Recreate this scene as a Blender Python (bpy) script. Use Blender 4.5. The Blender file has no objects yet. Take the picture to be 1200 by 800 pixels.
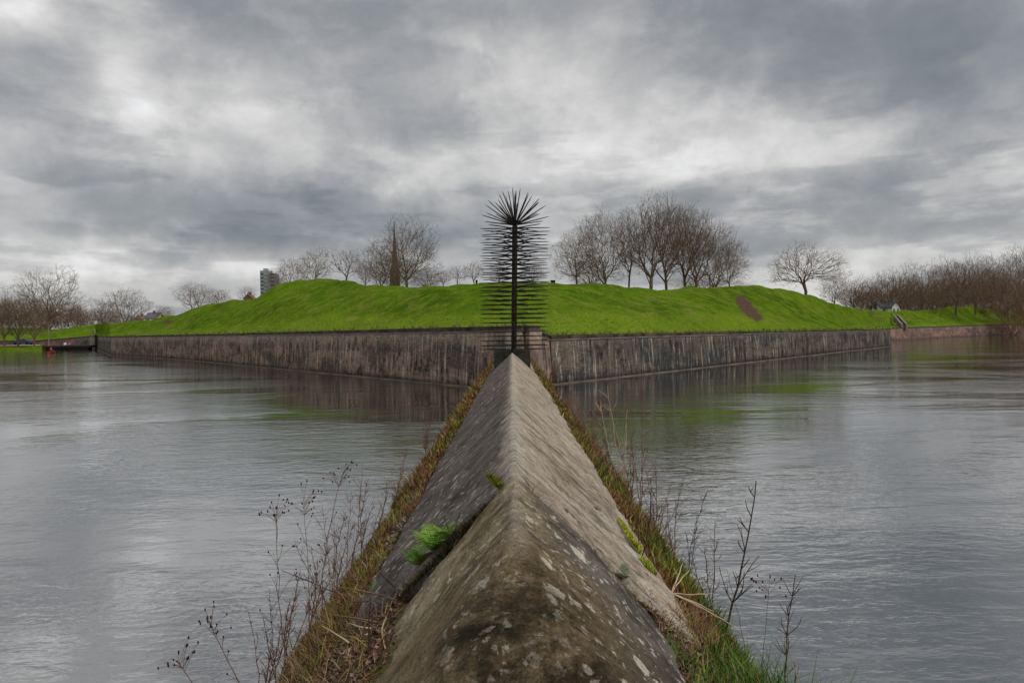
import bpy, bmesh, math, random
import numpy as np
from mathutils import Vector, Matrix, noise as mnoise

scene = bpy.context.scene
COL = scene.collection
R = math.radians
random.seed(7)
rng = np.random.default_rng(7)

# ------------------------------------------------------------------ camera
EYE = 2.6                      # eye height above the water (water is z = 0)
F = 800.0                      # focal length in pixels of a 1200 px wide frame
PITCH = math.atan(11 / 800.0)
ROLL = 0.0138
fwd = Vector((0, math.cos(PITCH), -math.sin(PITCH)))
r0 = Vector((1, 0, 0)); u0 = Vector((0, math.sin(PITCH), math.cos(PITCH)))
rgt = r0 * math.cos(ROLL) - u0 * math.sin(ROLL)
upv = r0 * math.sin(ROLL) + u0 * math.cos(ROLL)
cam_data = bpy.data.cameras.new('camera')
cam_data.sensor_width = 36; cam_data.lens = 24
cam_data.clip_start = 0.05; cam_data.clip_end = 9000
cam = bpy.data.objects.new('camera', cam_data); COL.objects.link(cam)
M3 = Matrix((rgt, upv, -fwd)).transposed()
cam.matrix_world = Matrix.Translation((0, 0, EYE)) @ M3.to_4x4()
scene.camera = cam

def ray(px, py):
    return fwd * F + rgt * (px - 600) - upv * (py - 400)
def at(px, py, Y):             # point of the place seen there, at depth Y
    d = ray(px, py); return Vector((0, 0, EYE)) + d * (Y / d.y)
def on_z(px, py, z):           # point of the place seen there, at height z
    d = ray(px, py); return Vector((0, 0, EYE)) + d * ((z - EYE) / d.z)

# ------------------------------------------------------------------ nodes
class NT:
    def __init__(s, tree): s.t = tree; s.n = tree.nodes; s.l = tree.links
    def new(s, typ, **kw):
        nd = s.n.new(typ)
        for k, v in kw.items(): setattr(nd, k, v)
        return nd
    def put(s, sock, v):
        if isinstance(v, bpy.types.NodeSocket): s.l.new(v, sock)
        elif isinstance(v, (tuple, list)) and len(v) == 3 and sock.type == 'RGBA': sock.default_value = (*v, 1)
        else: sock.default_value = v
    def m(s, op, a, b=None, c=None, clamp=False):
        nd = s.new('ShaderNodeMath', operation=op, use_clamp=clamp)
        for i, v in enumerate((a, b, c)):
            if v is not None: s.put(nd.inputs[i], v)
        return nd.outputs[0]
    def vm(s, op, a, b=None):
        nd = s.new('ShaderNodeVectorMath', operation=op)
        s.put(nd.inputs[0], a)
        if b is not None: s.put(nd.inputs[1], b)
        return nd.outputs[0]
    def mapr(s, v, a, b, c=0.0, d=1.0, smooth=True):
        nd = s.new('ShaderNodeMapRange', interpolation_type='SMOOTHSTEP' if smooth else 'LINEAR')
        for i, x in enumerate((v, a, b, c, d)): s.put(nd.inputs[i], x)
        return nd.outputs[0]
    def noise(s, vec, scale, detail=4, rough=0.55, dist=0.0):
        nd = s.new('ShaderNodeTexNoise')
        s.put(nd.inputs['Vector'], vec); s.put(nd.inputs['Scale'], scale); s.put(nd.inputs['Detail'], detail)
        s.put(nd.inputs['Roughness'], rough); s.put(nd.inputs['Distortion'], dist)
        return nd.outputs[0]
    def mix(s, f, a, b, blend='MIX'):
        nd = s.new('ShaderNodeMix', data_type='RGBA', blend_type=blend)
        s.put(nd.inputs[0], f); s.put(nd.inputs[6], a); s.put(nd.inputs[7], b)
        return nd.outputs[2]
    def scalev(s, vec, sc, loc=(0, 0, 0)):
        nd = s.new('ShaderNodeMapping'); s.put(nd.inputs[0], vec)
        nd.inputs['Scale'].default_value = sc; nd.inputs['Location'].default_value = loc
        return nd.outputs[0]
    def sep(s, vec):
        nd = s.new('ShaderNodeSeparateXYZ'); s.put(nd.inputs[0], vec); return nd.outputs
    def comb(s, x, y, z):
        nd = s.new('ShaderNodeCombineXYZ')
        for i, v in enumerate((x, y, z)): s.put(nd.inputs[i], v)
        return nd.outputs[0]

def srgb(r, g, b):
    f = lambda c: (c / 255 / 12.92) if c / 255 <= 0.04045 else ((c / 255 + 0.055) / 1.055) ** 2.4
    return (f(r), f(g), f(b))

# ------------------------------------------------------------------ world: Nishita sky behind a cloud deck
SUN_EL, SUN_AZ = R(42), R(125)       # azimuth from north(+Y) clockwise: soft sun on the right, a little behind
world = bpy.data.worlds.new('World'); scene.world = world; world.use_nodes = True
w = NT(world.node_tree); w.n.clear()
out = w.new('ShaderNodeOutputWorld'); bg = w.new('ShaderNodeBackground')
w.l.new(bg.outputs[0], out.inputs[0])
sky = w.new('ShaderNodeTexSky', sky_type='NISHITA'); sky.sun_disc = False
sky.sun_elevation = SUN_EL; sky.sun_rotation = SUN_AZ
tc = w.new('ShaderNodeTexCoord').outputs['Generated']
dx, dy, dz = w.sep(tc)
zz = w.m('MAXIMUM', dz, 0.0)
inv = w.m('DIVIDE', 1.0, w.m('ADD', zz, 0.16))
deck = w.comb(w.m('MULTIPLY', dx, inv), w.m('MULTIPLY', dy, inv), 0.0)      # a flat cloud deck seen from below
n1 = w.noise(w.scalev(deck, (1, 1, 1), (3.1, 1.7, 0.4)), 0.9, 9, 0.52, 0.35)
n2 = w.noise(w.scalev(deck, (0.7, 1, 1), (9.2, 4.4, 2.0)), 2.6, 8, 0.58, 0.2)
n3 = w.noise(w.scalev(tc, (1, 1, 1.7)), 5.0, 10, 0.58, 0.15)
val = w.m('ADD', w.m('MULTIPLY', w.m('SUBTRACT', n1, 0.5), 0.25), w.m('MULTIPLY', w.m('SUBTRACT', n2, 0.5), 0.08))
val = w.m('ADD', val, w.m('MULTIPLY', w.m('SUBTRACT', n3, 0.5), 0.85))
edge_n = w.noise(w.scalev(deck, (0.8, 1.0, 1), (21, 5, 3)), 1.7, 10, 0.60, 0.25)
val = w.m('ADD', val, w.m('MULTIPLY', w.m('SUBTRACT', w.mapr(edge_n, 0.42, 0.58), 0.5), 0.05))
edge2 = w.noise(w.scalev(tc, (1, 1, 2.0), (4, 8, 3)), 3.4, 13, 0.56, 0.05)
val = w.m('ADD', val, w.m('MULTIPLY', w.m('SUBTRACT', w.mapr(edge2, 0.44, 0.54), 0.5), 0.17))
layer = w.noise(w.scalev(tc, (1, 1, 4.6), (2, 1, 9)), 3.0, 13, 0.57, 0.05)       # flat-based cloud rows towards the horizon
val = w.m('ADD', val, w.m('MULTIPLY', w.m('MULTIPLY', w.m('SUBTRACT', w.mapr(layer, 0.45, 0.54), 0.5), 0.24), w.mapr(dz, 0.42, 0.12)))
puff = w.noise(w.scalev(tc, (1, 1, 1.25), (14, 8, 3)), 9.0, 12, 0.64, 0.4)
val = w.m('ADD', val, w.m('MULTIPLY', w.m('SUBTRACT', puff, 0.5), 0.6))
# where the big clouds of the day stand (world directions)
dyy = w.m('MAXIMUM', dy, 0.08)
uu = w.m('DIVIDE', dx, dyy); vv = w.m('DIVIDE', dz, dyy)
wn = w.noise(w.scalev(tc, (1, 1, 1), (5, 5, 5)), 3.0, 5, 0.6)
wn2 = w.noise(w.scalev(tc, (1, 1, 1), (15, 2, 7)), 3.0, 5, 0.6)
uu = w.m('ADD', uu, w.m('MULTIPLY', w.m('SUBTRACT', wn, 0.5), 0.45))
vv = w.m('ADD', vv, w.m('MULTIPLY', w.m('SUBTRACT', wn2, 0.5), 0.22))
blobs = [  # px, py, rx, ry, amount
    (175, 85, 60, 45, 0.36), (215, 135, 60, 30, 0.16), (110, 50, 80, 30, 0.14), (10, 15, 60, 40, 0.32), (90, 140, 90, 40, 0.10), (330, 150, 260, 60, 0.12),
    (60, 215, 150, 38, -0.22), (260, 245, 200, 34, -0.42), (480, 225, 180, 45, -0.30), (560, 10, 320, 50, -0.24), (1000, -90, 420, 90, -0.22),
    (700, 110, 220, 60, 0.06), (850, 150, 70, 40, -0.16), (640, 190, 200, 35, 0.10), (880, 20, 60, 20, -0.1), (420, 190, 120, 22, 0.10), (940, 120, 110, 22, 0.12), (560, 130, 90, 18, -0.14), (760, 205, 120, 16, -0.12), (1060, 50, 240, 70, -0.46), (880, 165, 220, 40, 0.20),
    (1080, 190, 200, 30, -0.20), (880, 262, 200, 26, -0.24), (1020, 275, 160, 20, 0.20), (60, 295, 170, 26, 0.36),
    (300, 312, 220, 20, 0.34), (560, 285, 130, 22, 0.18), (250, 20, 130, 40, -0.10), (1130, 240, 120, 18, -0.12)]
fr = w.mapr(dy, 0.05, 0.4)
for px, py, rx, ry, a in blobs:
    d = ray(px, py); cu, cv = d.x / d.y, d.z / d.y
    a1 = w.m('DIVIDE', w.m('SUBTRACT', uu, cu), rx / F); a2 = w.m('DIVIDE', w.m('SUBTRACT', vv, cv), ry / F)
    q = w.m('ADD', w.m('MULTIPLY', a1, a1), w.m('MULTIPLY', a2, a2))
    e = w.m('MULTIPLY', w.m('EXPONENT', w.m('MULTIPLY', q, -1.0)), a)
    val = w.m('MULTIPLY_ADD', e, fr, val)
ramp = w.new('ShaderNodeValToRGB'); w.put(ramp.inputs[0], w.m('ADD', w.m('MULTIPLY', val, 0.70), 0.575, clamp=True))
cr = ramp.color_ramp; cr.interpolation = 'B_SPLINE'
cr.elements[0].position = 0.0; cr.elements[0].color = (*srgb(112, 119, 125), 1)
cr.elements[1].position = 1.0; cr.elements[1].color = (*srgb(250, 250, 252), 1)
for p, c in ((0.25, srgb(130, 136, 141)), (0.45, srgb(156, 158, 161)), (0.62, srgb(183, 183, 184)), (0.8, srgb(216, 215, 212))):
    e = cr.elements.new(p); e.color = (*c, 1)
cloud = ramp.outputs[0]
boost = w.m('MULTIPLY', w.mapr(dz, 0.48, 1.0, 1.0, 3.4), 10.0)          # an overcast sky is brightest overhead
cloud = w.vm('SCALE', cloud); cloud.node.inputs[3].default_value = 1.0
w.l.new(boost, cloud.node.inputs[3])
skycol = w.mix(0.95, sky.outputs[0], cloud)
w.put(bg.inputs[0], skycol); bg.inputs[1].default_value = 0.1

sun_d = bpy.data.lights.new('sun', 'SUN'); sun_d.energy = 1.5; sun_d.angle = R(14); sun_d.color = (1, 0.95, 0.88)
sun = bpy.data.objects.new('sun', sun_d); COL.objects.link(sun)
sv = Vector((math.sin(SUN_AZ) * math.cos(SUN_EL), math.cos(SUN_AZ) * math.cos(SUN_EL), math.sin(SUN_EL)))
sun.rotation_euler = sv.to_track_quat('Z', 'Y').to_euler()
vs = scene.view_settings
vs.view_transform = 'Standard'; vs.look = 'None'; vs.exposure = 0.0; vs.gamma = 1; vs.use_curve_mapping = False
scene.cycles.max_bounces = 6; scene.cycles.use_denoising = True

# ------------------------------------------------------------------ helpers
def mesh_obj(name, verts, faces, mat=None, parent=None, smooth=False, uvs=None, cols=None, loc=None):
    me = bpy.data.meshes.new(name)
    me.from_pydata([tuple(v) for v in verts], [], [tuple(int(i) for i in f) for f in faces])
    if smooth: me.polygons.foreach_set('use_smooth', [True] * len(me.polygons))
    if uvs is not None:
        uvl = me.uv_layers.new(name='UVMap')
        li = np.zeros(len(me.loops), dtype=np.int32); me.loops.foreach_get('vertex_index', li)
        uvl.data.foreach_set('uv', np.asarray(uvs, dtype=np.float32)[li].ravel())
    if cols is not None:
        ca = me.color_attributes.new('tint', 'FLOAT_COLOR', 'POINT')
        c = np.ones((len(verts), 4), dtype=np.float32); c[:, :3] = np.asarray(cols, dtype=np.float32)
        ca.data.foreach_set('color', c.ravel())
    me.update()
    if mat: me.materials.append(mat)
    o = bpy.data.objects.new(name, me); COL.objects.link(o)
    if parent: o.parent = parent
    if loc is not None: o.location = loc
    return o
def tag(o, label=None, cat=None, group=None, kind=None):
    if label: o['label'] = label
    if cat: o['category'] = cat
    if group: o['group'] = group
    if kind: o['kind'] = kind
    return o
def empty(name, loc=(0, 0, 0), rz=0.0):
    o = bpy.data.objects.new(name, None); COL.objects.link(o); o.location = loc; o.rotation_euler = (0, 0, rz)
    o.empty_display_size = 0.2
    return o
class MB:
    def __init__(s): s.v = []; s.f = []
    def add(s, vs_, fs_):
        b = len(s.v); s.v += [tuple(v) for v in vs_]; s.f += [tuple(i + b for i in f) for f in fs_]
    def box(s, x0, y0, z0, x1, y1, z1):
        s.add([(x0,y0,z0),(x1,y0,z0),(x1,y1,z0),(x0,y1,z0),(x0,y0,z1),(x1,y0,z1),(x1,y1,z1),(x0,y1,z1)],
              [(0,3,2,1),(4,5,6,7),(0,1,5,4),(1,2,6,5),(2,3,7,6),(3,0,4,7)])
    def tube(s, pts, rad, n=5, cap=True):
        pts = [Vector(p) for p in pts]
        if not hasattr(rad, '__len__'): rad = [rad] * len(pts)
        b = len(s.v); up = Vector((0.13, 0.31, 0.94))
        for i, p in enumerate(pts):
            d = (pts[min(i + 1, len(pts) - 1)] - pts[max(i - 1, 0)]).normalized()
            a = d.cross(up)
            if a.length < 0.1: a = d.cross(Vector((1, 0, 0)))
            a.normalize(); c = d.cross(a)
            for k in range(n):
                t = 2 * math.pi * k / n
                s.v.append(tuple(p + (a * math.cos(t) + c * math.sin(t)) * rad[i]))
        for i in range(len(pts) - 1):
            for k in range(n):
                s.f.append((b + i*n + k, b + i*n + (k+1) % n, b + (i+1)*n + (k+1) % n, b + (i+1)*n + k))
        if cap:
            s.f.append(tuple(b + k for k in range(n))[::-1]); s.f.append(tuple(b + (len(pts)-1)*n + k for k in range(n)))
    def blob(s, c, r, seed=0, sub=1):
        bm = bmesh.new(); bmesh.ops.create_icosphere(bm, subdivisions=sub, radius=1)
        rr = random.Random(seed); b = len(s.v)
        for v in bm.verts:
            k = 1 + rr.uniform(-.2, .2)
            s.v.append((c[0] + v.co.x*r[0]*k, c[1] + v.co.y*r[1]*k, c[2] + v.co.z*r[2]*k))
        for f in bm.faces: s.f.append(tuple(b + v.index for v in f.verts))
        bm.free()
    def build(s, name, mat, parent=None, smooth=False): return mesh_obj(name, s.v, s.f, mat, parent, smooth)

def material(name):
    m = bpy.data.materials.new(name); m.use_nodes = True
    t = NT(m.node_tree); b = t.n['Principled BSDF']
    return m, t, b
def simple(name, col, rough=0.8, var=0.25, scale=3.0, metal=0.0, bump=0.0):
    m, t, b = material(name)
    co = t.new('ShaderNodeTexCoord').outputs['Object']
    n = t.noise(co, scale, 5, 0.6)
    k = t.mapr(n, 0.3, 0.7, 1 - var, 1 + var, False)
    c = t.vm('SCALE', (0, 0, 0)); nd = c.node; nd.inputs[0].default_value = col; t.l.new(k, nd.inputs[3])
    t.put(b.inputs['Base Color'], c); b.inputs['Roughness'].default_value = rough; b.inputs['Metallic'].default_value = metal; b.inputs['Specular IOR Level'].default_value = 0.5 if rough < 0.5 else 0.08
    if bump:
        bp = t.new('ShaderNodeBump'); bp.inputs['Distance'].default_value = bump; t.l.new(n, bp.inputs['Height'])
        t.l.new(bp.outputs[0], b.inputs['Normal'])
    return m
def tint_mat(name, rough=0.8, trans=0.0):
    m, t, b = material(name)
    a = t.new('ShaderNodeVertexColor', layer_name='tint')
    t.l.new(a.outputs[0], b.inputs['Base Color']); b.inputs['Roughness'].default_value = rough
    b.inputs['Specular IOR Level'].default_value = 0.08
    return m

# ------------------------------------------------------------------ materials
# water
M_water, t, b = material('moat water')
pos = t.new('ShaderNodeNewGeometry').outputs['Position']
X, Y, Z = t.sep(pos)
def dist2(x, y, sx=1, sy=1):
    a = t.m('MULTIPLY', t.m('SUBTRACT', X, x), sx); c = t.m('MULTIPLY', t.m('SUBTRACT', Y, y), sy)
    return t.m('SQRT', t.m('ADD', t.m('MULTIPLY', a, a), t.m('MULTIPLY', c, c)))
big = t.noise(t.scalev(pos, (0.45, 1.0, 1)), 0.11, 4, 0.6, 0.6)
lee = t.mapr(t.m('ADD', dist2(0, 27, 1.0, 0.62), t.m('MULTIPLY', t.m('SUBTRACT', big, 0.5), 24)), 1.5, 8.5)   # calm water in the lee of the walls
gust = t.mapr(big, 0.40, 0.58, 0.22, 1.15)
amp = t.m('MULTIPLY', t.m('ADD', t.m('MULTIPLY', lee, 0.76), 0.24), gust)
fine = t.noise(t.scalev(pos, (1.0, 2.3, 1)), 3.6, 3, 0.5, 0.5)
mid = t.noise(t.scalev(pos, (0.80, 1.9, 1), (3, 9, 0)), 1.5, 4, 0.55, 0.8)
swell = t.noise(t.scalev(pos, (0.7, 1.3, 1), (7, 1, 0)), 0.45, 2, 0.5, 0.5)
hgt = t.m('ADD', t.m('MULTIPLY', fine, 0.0075), t.m('ADD', t.m('MULTIPLY', mid, 0.013), t.m('MULTIPLY', swell, 0.018)))
hgt = t.m('MULTIPLY', hgt, amp)
bp = t.new('ShaderNodeBump'); bp.inputs['Strength'].default_value = 1; bp.inputs['Distance'].default_value = 1.0
t.l.new(hgt, bp.inputs['Height'])
t.put(b.inputs['Base Color'], (0.022, 0.019, 0.013)); b.inputs['Roughness'].default_value = 0.04
b.inputs['IOR'].default_value = 2.3
t.l.new(bp.outputs[0], b.inputs['Normal'])
gl = t.new('ShaderNodeBsdfGlossy'); gl.inputs['Roughness'].default_value = 0.03; gl.inputs['Color'].default_value = (0.86, 0.88, 0.90, 1)
t.l.new(bp.outputs[0], gl.inputs['Normal'])
mx = t.new('ShaderNodeMixShader'); mx.inputs[0].default_value = 0.40
t.l.new(b.outputs[0], mx.inputs[1]); t.l.new(gl.outputs[0], mx.inputs[2]); t.l.new(mx.outputs[0], t.n['Material Output'].inputs[0])

# rampart grass
M_grass, t, b = material('rampart turf')
pos = t.new('ShaderNodeNewGeometry').outputs['Position']
dirt = t.new('ShaderNodeVertexColor', layer_name='tint').outputs[0]
dsep = t.new('ShaderNodeSeparateColor'); t.l.new(dirt, dsep.inputs[0])
a = t.noise(pos, 0.12, 5, 0.6); c = t.noise(pos, 0.9, 6, 0.65); f = t.noise(pos, 7.0, 4, 0.7)
g = t.mix(t.mapr(a, 0.35, 0.65), (0.042, 0.086, 0.004), (0.084, 0.142, 0.006))
g = t.mix(dsep.outputs[2], g, (0.160, 0.222, 0.018))  # mown berm paler; flat-versus-steep shading is also painted into this colour
g = t.mix(t.mapr(c, 0.40, 0.62, 0, 0.75), g, (0.130, 0.190, 0.014))
g = t.mix(t.mapr(f, 0.42, 0.66, 0, 0.75), g, (0.035, 0.075, 0.008))
g = t.mix(t.mapr(t.noise(pos, 0.5, 6, 0.7, 0.6), 0.52, 0.68, 0, 0.65), g, (0.18, 0.16, 0.045))
mid_ = t.noise(pos, 0.33, 7, 0.7, 0.3)
g = t.mix(t.mapr(mid_, 0.48, 0.36, 0, 0.35), g, (0.032, 0.062, 0.008))
g = t.mix(dsep.outputs[1], g, (0.26, 0.25, 0.07))
soil = t.mix(t.mapr(f, 0.35, 0.65), (0.045, 0.028, 0.019), (0.115, 0.075, 0.052))
g = t.mix(t.mapr(t.m('MULTIPLY', dsep.outputs[0], t.mapr(c, 0.25, 0.6, 0.5, 1.3)), 0.12, 0.6), g, soil)
t.put(b.inputs['Base Color'], g); b.inputs['Roughness'].default_value = 1.0; b.inputs['Specular IOR Level'].default_value = 0.0
bp = t.new('ShaderNodeBump'); bp.inputs['Distance'].default_value = 0.35; bp.inputs['Strength'].default_value = 0.8
t.l.new(t.m('ADD', t.m('MULTIPLY', c, 1.0), t.m('MULTIPLY', f, 0.3)), bp.inputs['Height']); t.l.new(bp.outputs[0], b.inputs['Normal'])

M_blade = tint_mat('grass blades', 0.7)

def wall_mat(name, dark, midc, pale, cold, run=0.16, streak=1.0):
    m, t, b = material(name)
    uv = t.new('ShaderNodeUVMap').outputs[0]
    U, V, _ = t.sep(uv)
    st = t.noise(t.comb(t.m('MULTIPLY', U, 1.7), t.m('MULTIPLY', V, run), 0.0), 1.3, 9, 0.68, 0.35)     # rain streaks
    st2 = t.noise(t.comb(t.m('MULTIPLY', U, 4.5), t.m('MULTIPLY', V, 0.35), 4.0), 1.3, 5, 0.6, 0.1)
    pat = t.noise(t.comb(t.m('MULTIPLY', U, 0.22), t.m('MULTIPLY', V, 0.8), 9.0), 1.0, 6, 0.62, 0.4)
    gr = t.noise(t.comb(U, V, 2.0), 5.0, 6, 0.75)
    br = t.new('ShaderNodeTexBrick'); t.put(br.inputs['Vector'], uv); br.inputs['Scale'].default_value = 1.0
    br.inputs['Brick Width'].default_value = 0.24; br.inputs['Row Height'].default_value = 0.075
    br.inputs['Mortar Size'].default_value = 0.008; br.inputs['Color1'].default_value = (0.75, 0.75, 0.75, 1)
    br.inputs['Color2'].default_value = (1.2, 1.1, 1.05, 1); br.inputs['Mortar'].default_value = (0.9, 0.9, 0.88, 1)
    c = t.mix(t.mapr(st, 0.40, 0.56), dark, midc)
    c = t.mix(t.mapr(pat, 0.46, 0.60, 0, 0.9), c, cold)
    lg = t.noise(t.comb(t.m('MULTIPLY', U, 0.13), t.m('MULTIPLY', V, 0.5), 17.0), 1.0, 7, 0.6, 0.8)
    c = t.mix(t.mapr(gr, 0.46, 0.66, 0, 0.6), c, midc)
    c = t.mix(t.m('MULTIPLY', t.mapr(lg, 0.50, 0.62, 0, 0.6), t.mapr(gr, 0.35, 0.6, 0.4, 1)), c, t.mix(1.0, midc, (1.7, 1.65, 1.6), 'MULTIPLY'))
    c = t.mix(t.m('MULTIPLY', t.mapr(st2, 0.53, 0.66), t.mapr(st, 0.4, 0.6, 0.2 * streak, 0.9 * streak)), c, pale)
    # leached pale band under the coping, dark foot at the waterline
    top = t.m('MULTIPLY', t.mapr(t.m('ADD', V, t.m('MULTIPLY', st2, 1.2)), 2.3, 3.3), t.mapr(gr, 0.35, 0.6, 0.25, 0.75))
    c = t.mix(t.m('MULTIPLY', top, 0.5), c, pale)
    c = t.mix(t.mapr(t.m('ADD', V, t.m('MULTIPLY', pat, 0.3)), 0.55, 0.2, 0, 0.6), c, dark)
    c = t.mix(1.0, c, br.outputs[0], 'MULTIPLY')
    t.put(b.inputs['Base Color'], c); b.inputs['Roughness'].default_value = 0.95; b.inputs['Specular IOR Level'].default_value = 0.06
    bp = t.new('ShaderNodeBump'); bp.inputs['Distance'].default_value = 0.03
    t.l.new(t.m('ADD', gr, br.outputs['Fac']), bp.inputs['Height']); t.l.new(bp.outputs[0], b.inputs['Normal'])
    return m
M_wallL = wall_mat('streaked brick, rosy', (0.026, 0.021, 0.019), (0.215, 0.158, 0.125), (0.60, 0.53, 0.44), (0.070, 0.061, 0.054), 0.55, 0.6)
M_wallR = wall_mat('streaked brick, slate', (0.018, 0.018, 0.019), (0.120, 0.101, 0.083), (0.56, 0.54, 0.49), (0.036, 0.043, 0.048), 0.34, 0.75)
M_wallF = wall_mat('streaked brick, pink', (0.07, 0.05, 0.045), (0.30, 0.195, 0.165), (0.45, 0.36, 0.31), (0.13, 0.10, 0.09), 0.5, 0.5)
M_coping = simple('coping brick', (0.060, 0.042, 0.036), 0.9, 0.7, 1.2, bump=0.02)
M_footing = simple('pale footing stone', (0.13, 0.105, 0.085), 0.85, 0.45, 0.8, bump=0.02)

# dam stone
def stone(name, near=False):
    m, t, b = material(name)
    co = t.new('ShaderNodeTexCoord').outputs['Object']
    X, Y, Z = t.sep(co)
    big = t.noise(co, 0.9, 6, 0.6, 0.3); med = t.noise(t.scalev(co, (1, 1, 1), (4, 4, 4)), 5.0, 7, 0.68, 0.4)
    mott = t.noise(co, 17.0, 8, 0.74, 0.3)
    drip = t.noise(t.scalev(co, (2.2, 11, 2.2), (2, 3, 4)), 1.0, 8, 0.72, 0.15)
    fine = t.noise(co, 38.0, 6, 0.75); pit = t.noise(co, 130.0, 3, 0.7)
    warp = t.vm('ADD', co, t.vm('SCALE', t.vm('SUBTRACT', t.new('ShaderNodeTexNoise').outputs[1], (0.5, 0.5, 0.5))))
    # spots of lichen: voronoi cells, each with its own radius
    wnode = t.new('ShaderNodeTexNoise'); t.put(wnode.inputs['Vector'], co); wnode.inputs['Scale'].default_value = 26; wnode.inputs['Detail'].default_value = 6; wnode.inputs['Roughness'].default_value = 0.75
    sc = t.vm('SCALE', t.vm('SUBTRACT', wnode.outputs[1], (0.5, 0.5, 0.5))); sc.node.inputs[3].default_value = 0.075
    warp = t.vm('ADD', co, sc)
    def spots(scale, thr, off, soft=0.03, dens=0.5):
        vo = t.new('ShaderNodeTexVoronoi'); t.put(vo.inputs['Vector'], t.scalev(warp, (1, 1, 1), off)); vo.inputs['Scale'].default_value = scale
        cs = t.new('ShaderNodeSeparateColor'); t.l.new(vo.outputs['Color'], cs.inputs[0])
        rad = t.m('MULTIPLY', t.mapr(cs.outputs[0], dens, 1.0, 0.0, 1.0, False), thr)
        return t.mapr(t.m('SUBTRACT', rad, vo.outputs['Distance']), 0.0, soft)
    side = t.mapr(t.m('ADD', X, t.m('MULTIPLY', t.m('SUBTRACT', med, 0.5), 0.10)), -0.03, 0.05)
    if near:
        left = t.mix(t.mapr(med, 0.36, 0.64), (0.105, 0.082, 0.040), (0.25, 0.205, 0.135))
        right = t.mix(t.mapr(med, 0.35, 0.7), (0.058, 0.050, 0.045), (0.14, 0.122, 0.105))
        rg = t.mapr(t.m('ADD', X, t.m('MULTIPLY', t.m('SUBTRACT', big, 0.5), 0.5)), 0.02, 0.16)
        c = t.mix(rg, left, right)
        c = t.mix(t.m('MULTIPLY', t.mapr(t.m('ADD', Y, t.m('MULTIPLY', med, 0.6)), 2.35, 1.95), t.mapr(t.m('ABSOLUTE', X), 0.42, 0.12)), c, t.mix(t.mapr(fine, 0.35, 0.65), (0.10, 0.07, 0.035), (0.19, 0.145, 0.09)))
        moss = t.m('MULTIPLY', t.mapr(t.m('ADD', Y, t.m('MULTIPLY', med, 0.9)), 2.14, 1.88), t.mapr(t.m('ADD', t.m('ABSOLUTE', t.m('SUBTRACT', X, 0.03)), t.m('MULTIPLY', big, 0.25)), 0.42, 0.24))
        c = t.mix(t.m('MULTIPLY', moss, t.mapr(med, 0.38, 0.56, 0.25, 1)), c, (0.020, 0.016, 0.008))
        ls = t.m('MAXIMUM', spots(10.0, 0.42, (1, 2, 3), 0.06, 0.62), t.m('MAXIMUM', spots(22.0, 0.46, (7, 1, 2), 0.08, 0.45), spots(48.0, 0.5, (3, 5, 2), 0.10, 0.45)))
        dens = t.mapr(t.noise(t.scalev(co, (1, 1, 1), (2, 8, 1)), 2.2, 3, 0.5), 0.40, 0.58)
        dens = t.m('MAXIMUM', t.m('MULTIPLY', dens, 0.8), t.m('MULTIPLY', rg, 1.0))
        dens = t.m('MULTIPLY', dens, t.m('MAXIMUM', t.mapr(Y, 1.35, 1.7, 0.45, 1.0), t.mapr(X, 0.12, 0.25)))
        c = t.mix(t.m('MULTIPLY', t.m('MULTIPLY', ls, dens), t.mapr(fine, 0.3, 0.55, 0.55, 0.95)), c, (0.46, 0.425, 0.35))
        crest = t.mapr(t.m('ADD', t.m('ABSOLUTE', X), t.m('MULTIPLY', fine, 0.10)), 0.10, 0.045, 0, 0.55)
        c = t.mix(t.m('MULTIPLY', crest, t.mapr(Y, 1.5, 1.8)), c, (0.30, 0.265, 0.21))
    else:
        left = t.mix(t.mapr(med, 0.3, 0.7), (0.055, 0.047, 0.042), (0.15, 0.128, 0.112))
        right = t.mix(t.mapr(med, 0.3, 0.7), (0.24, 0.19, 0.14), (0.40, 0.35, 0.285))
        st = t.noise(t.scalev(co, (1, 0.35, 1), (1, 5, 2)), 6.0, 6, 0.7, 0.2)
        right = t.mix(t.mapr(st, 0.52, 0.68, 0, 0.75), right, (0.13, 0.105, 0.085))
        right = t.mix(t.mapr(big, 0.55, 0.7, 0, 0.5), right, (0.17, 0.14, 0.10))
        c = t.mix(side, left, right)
        ls = t.m('MAXIMUM', spots(13.0, 0.42, (1, 2, 3), 0.06, 0.5), spots(30.0, 0.5, (7, 1, 2), 0.08, 0.4))
        dens = t.mapr(t.noise(t.scalev(co, (1, 1, 1), (2, 8, 1)), 1.4, 3, 0.5), 0.42, 0.56, 0.15, 1)
        c = t.mix(t.m('MULTIPLY', t.m('MULTIPLY', ls, dens), t.mapr(fine, 0.3, 0.55, 0.5, 0.9)), c, (0.40, 0.37, 0.32))
        crest = t.mapr(t.m('ADD', t.m('ABSOLUTE', X), t.m('MULTIPLY', t.m('SUBTRACT', med, 0.5), 0.22)), 0.075, 0.02, 0, 0.7)
        c = t.mix(crest, c, (0.38, 0.34, 0.28))
        crack = t.m('MULTIPLY', t.mapr(t.noise(t.scalev(co, (1.0, 1, 1), (11, 3, 5)), 13.0, 5, 0.65, 0.2), 0.60, 0.68), 0.8)
        c = t.mix(t.m('MULTIPLY', crack, t.mapr(big, 0.42, 0.56)), c, (0.03, 0.025, 0.02))
    c = t.mix(t.mapr(mott, 0.50, 0.36, 0, 0.6), c, t.mix(1.0, c, (0.38, 0.36, 0.33), 'MULTIPLY'))
    c = t.mix(t.mapr(mott, 0.54, 0.68, 0, 0.55), c, t.mix(1.0, c, (1.7, 1.65, 1.55), 'MULTIPLY'))
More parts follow.
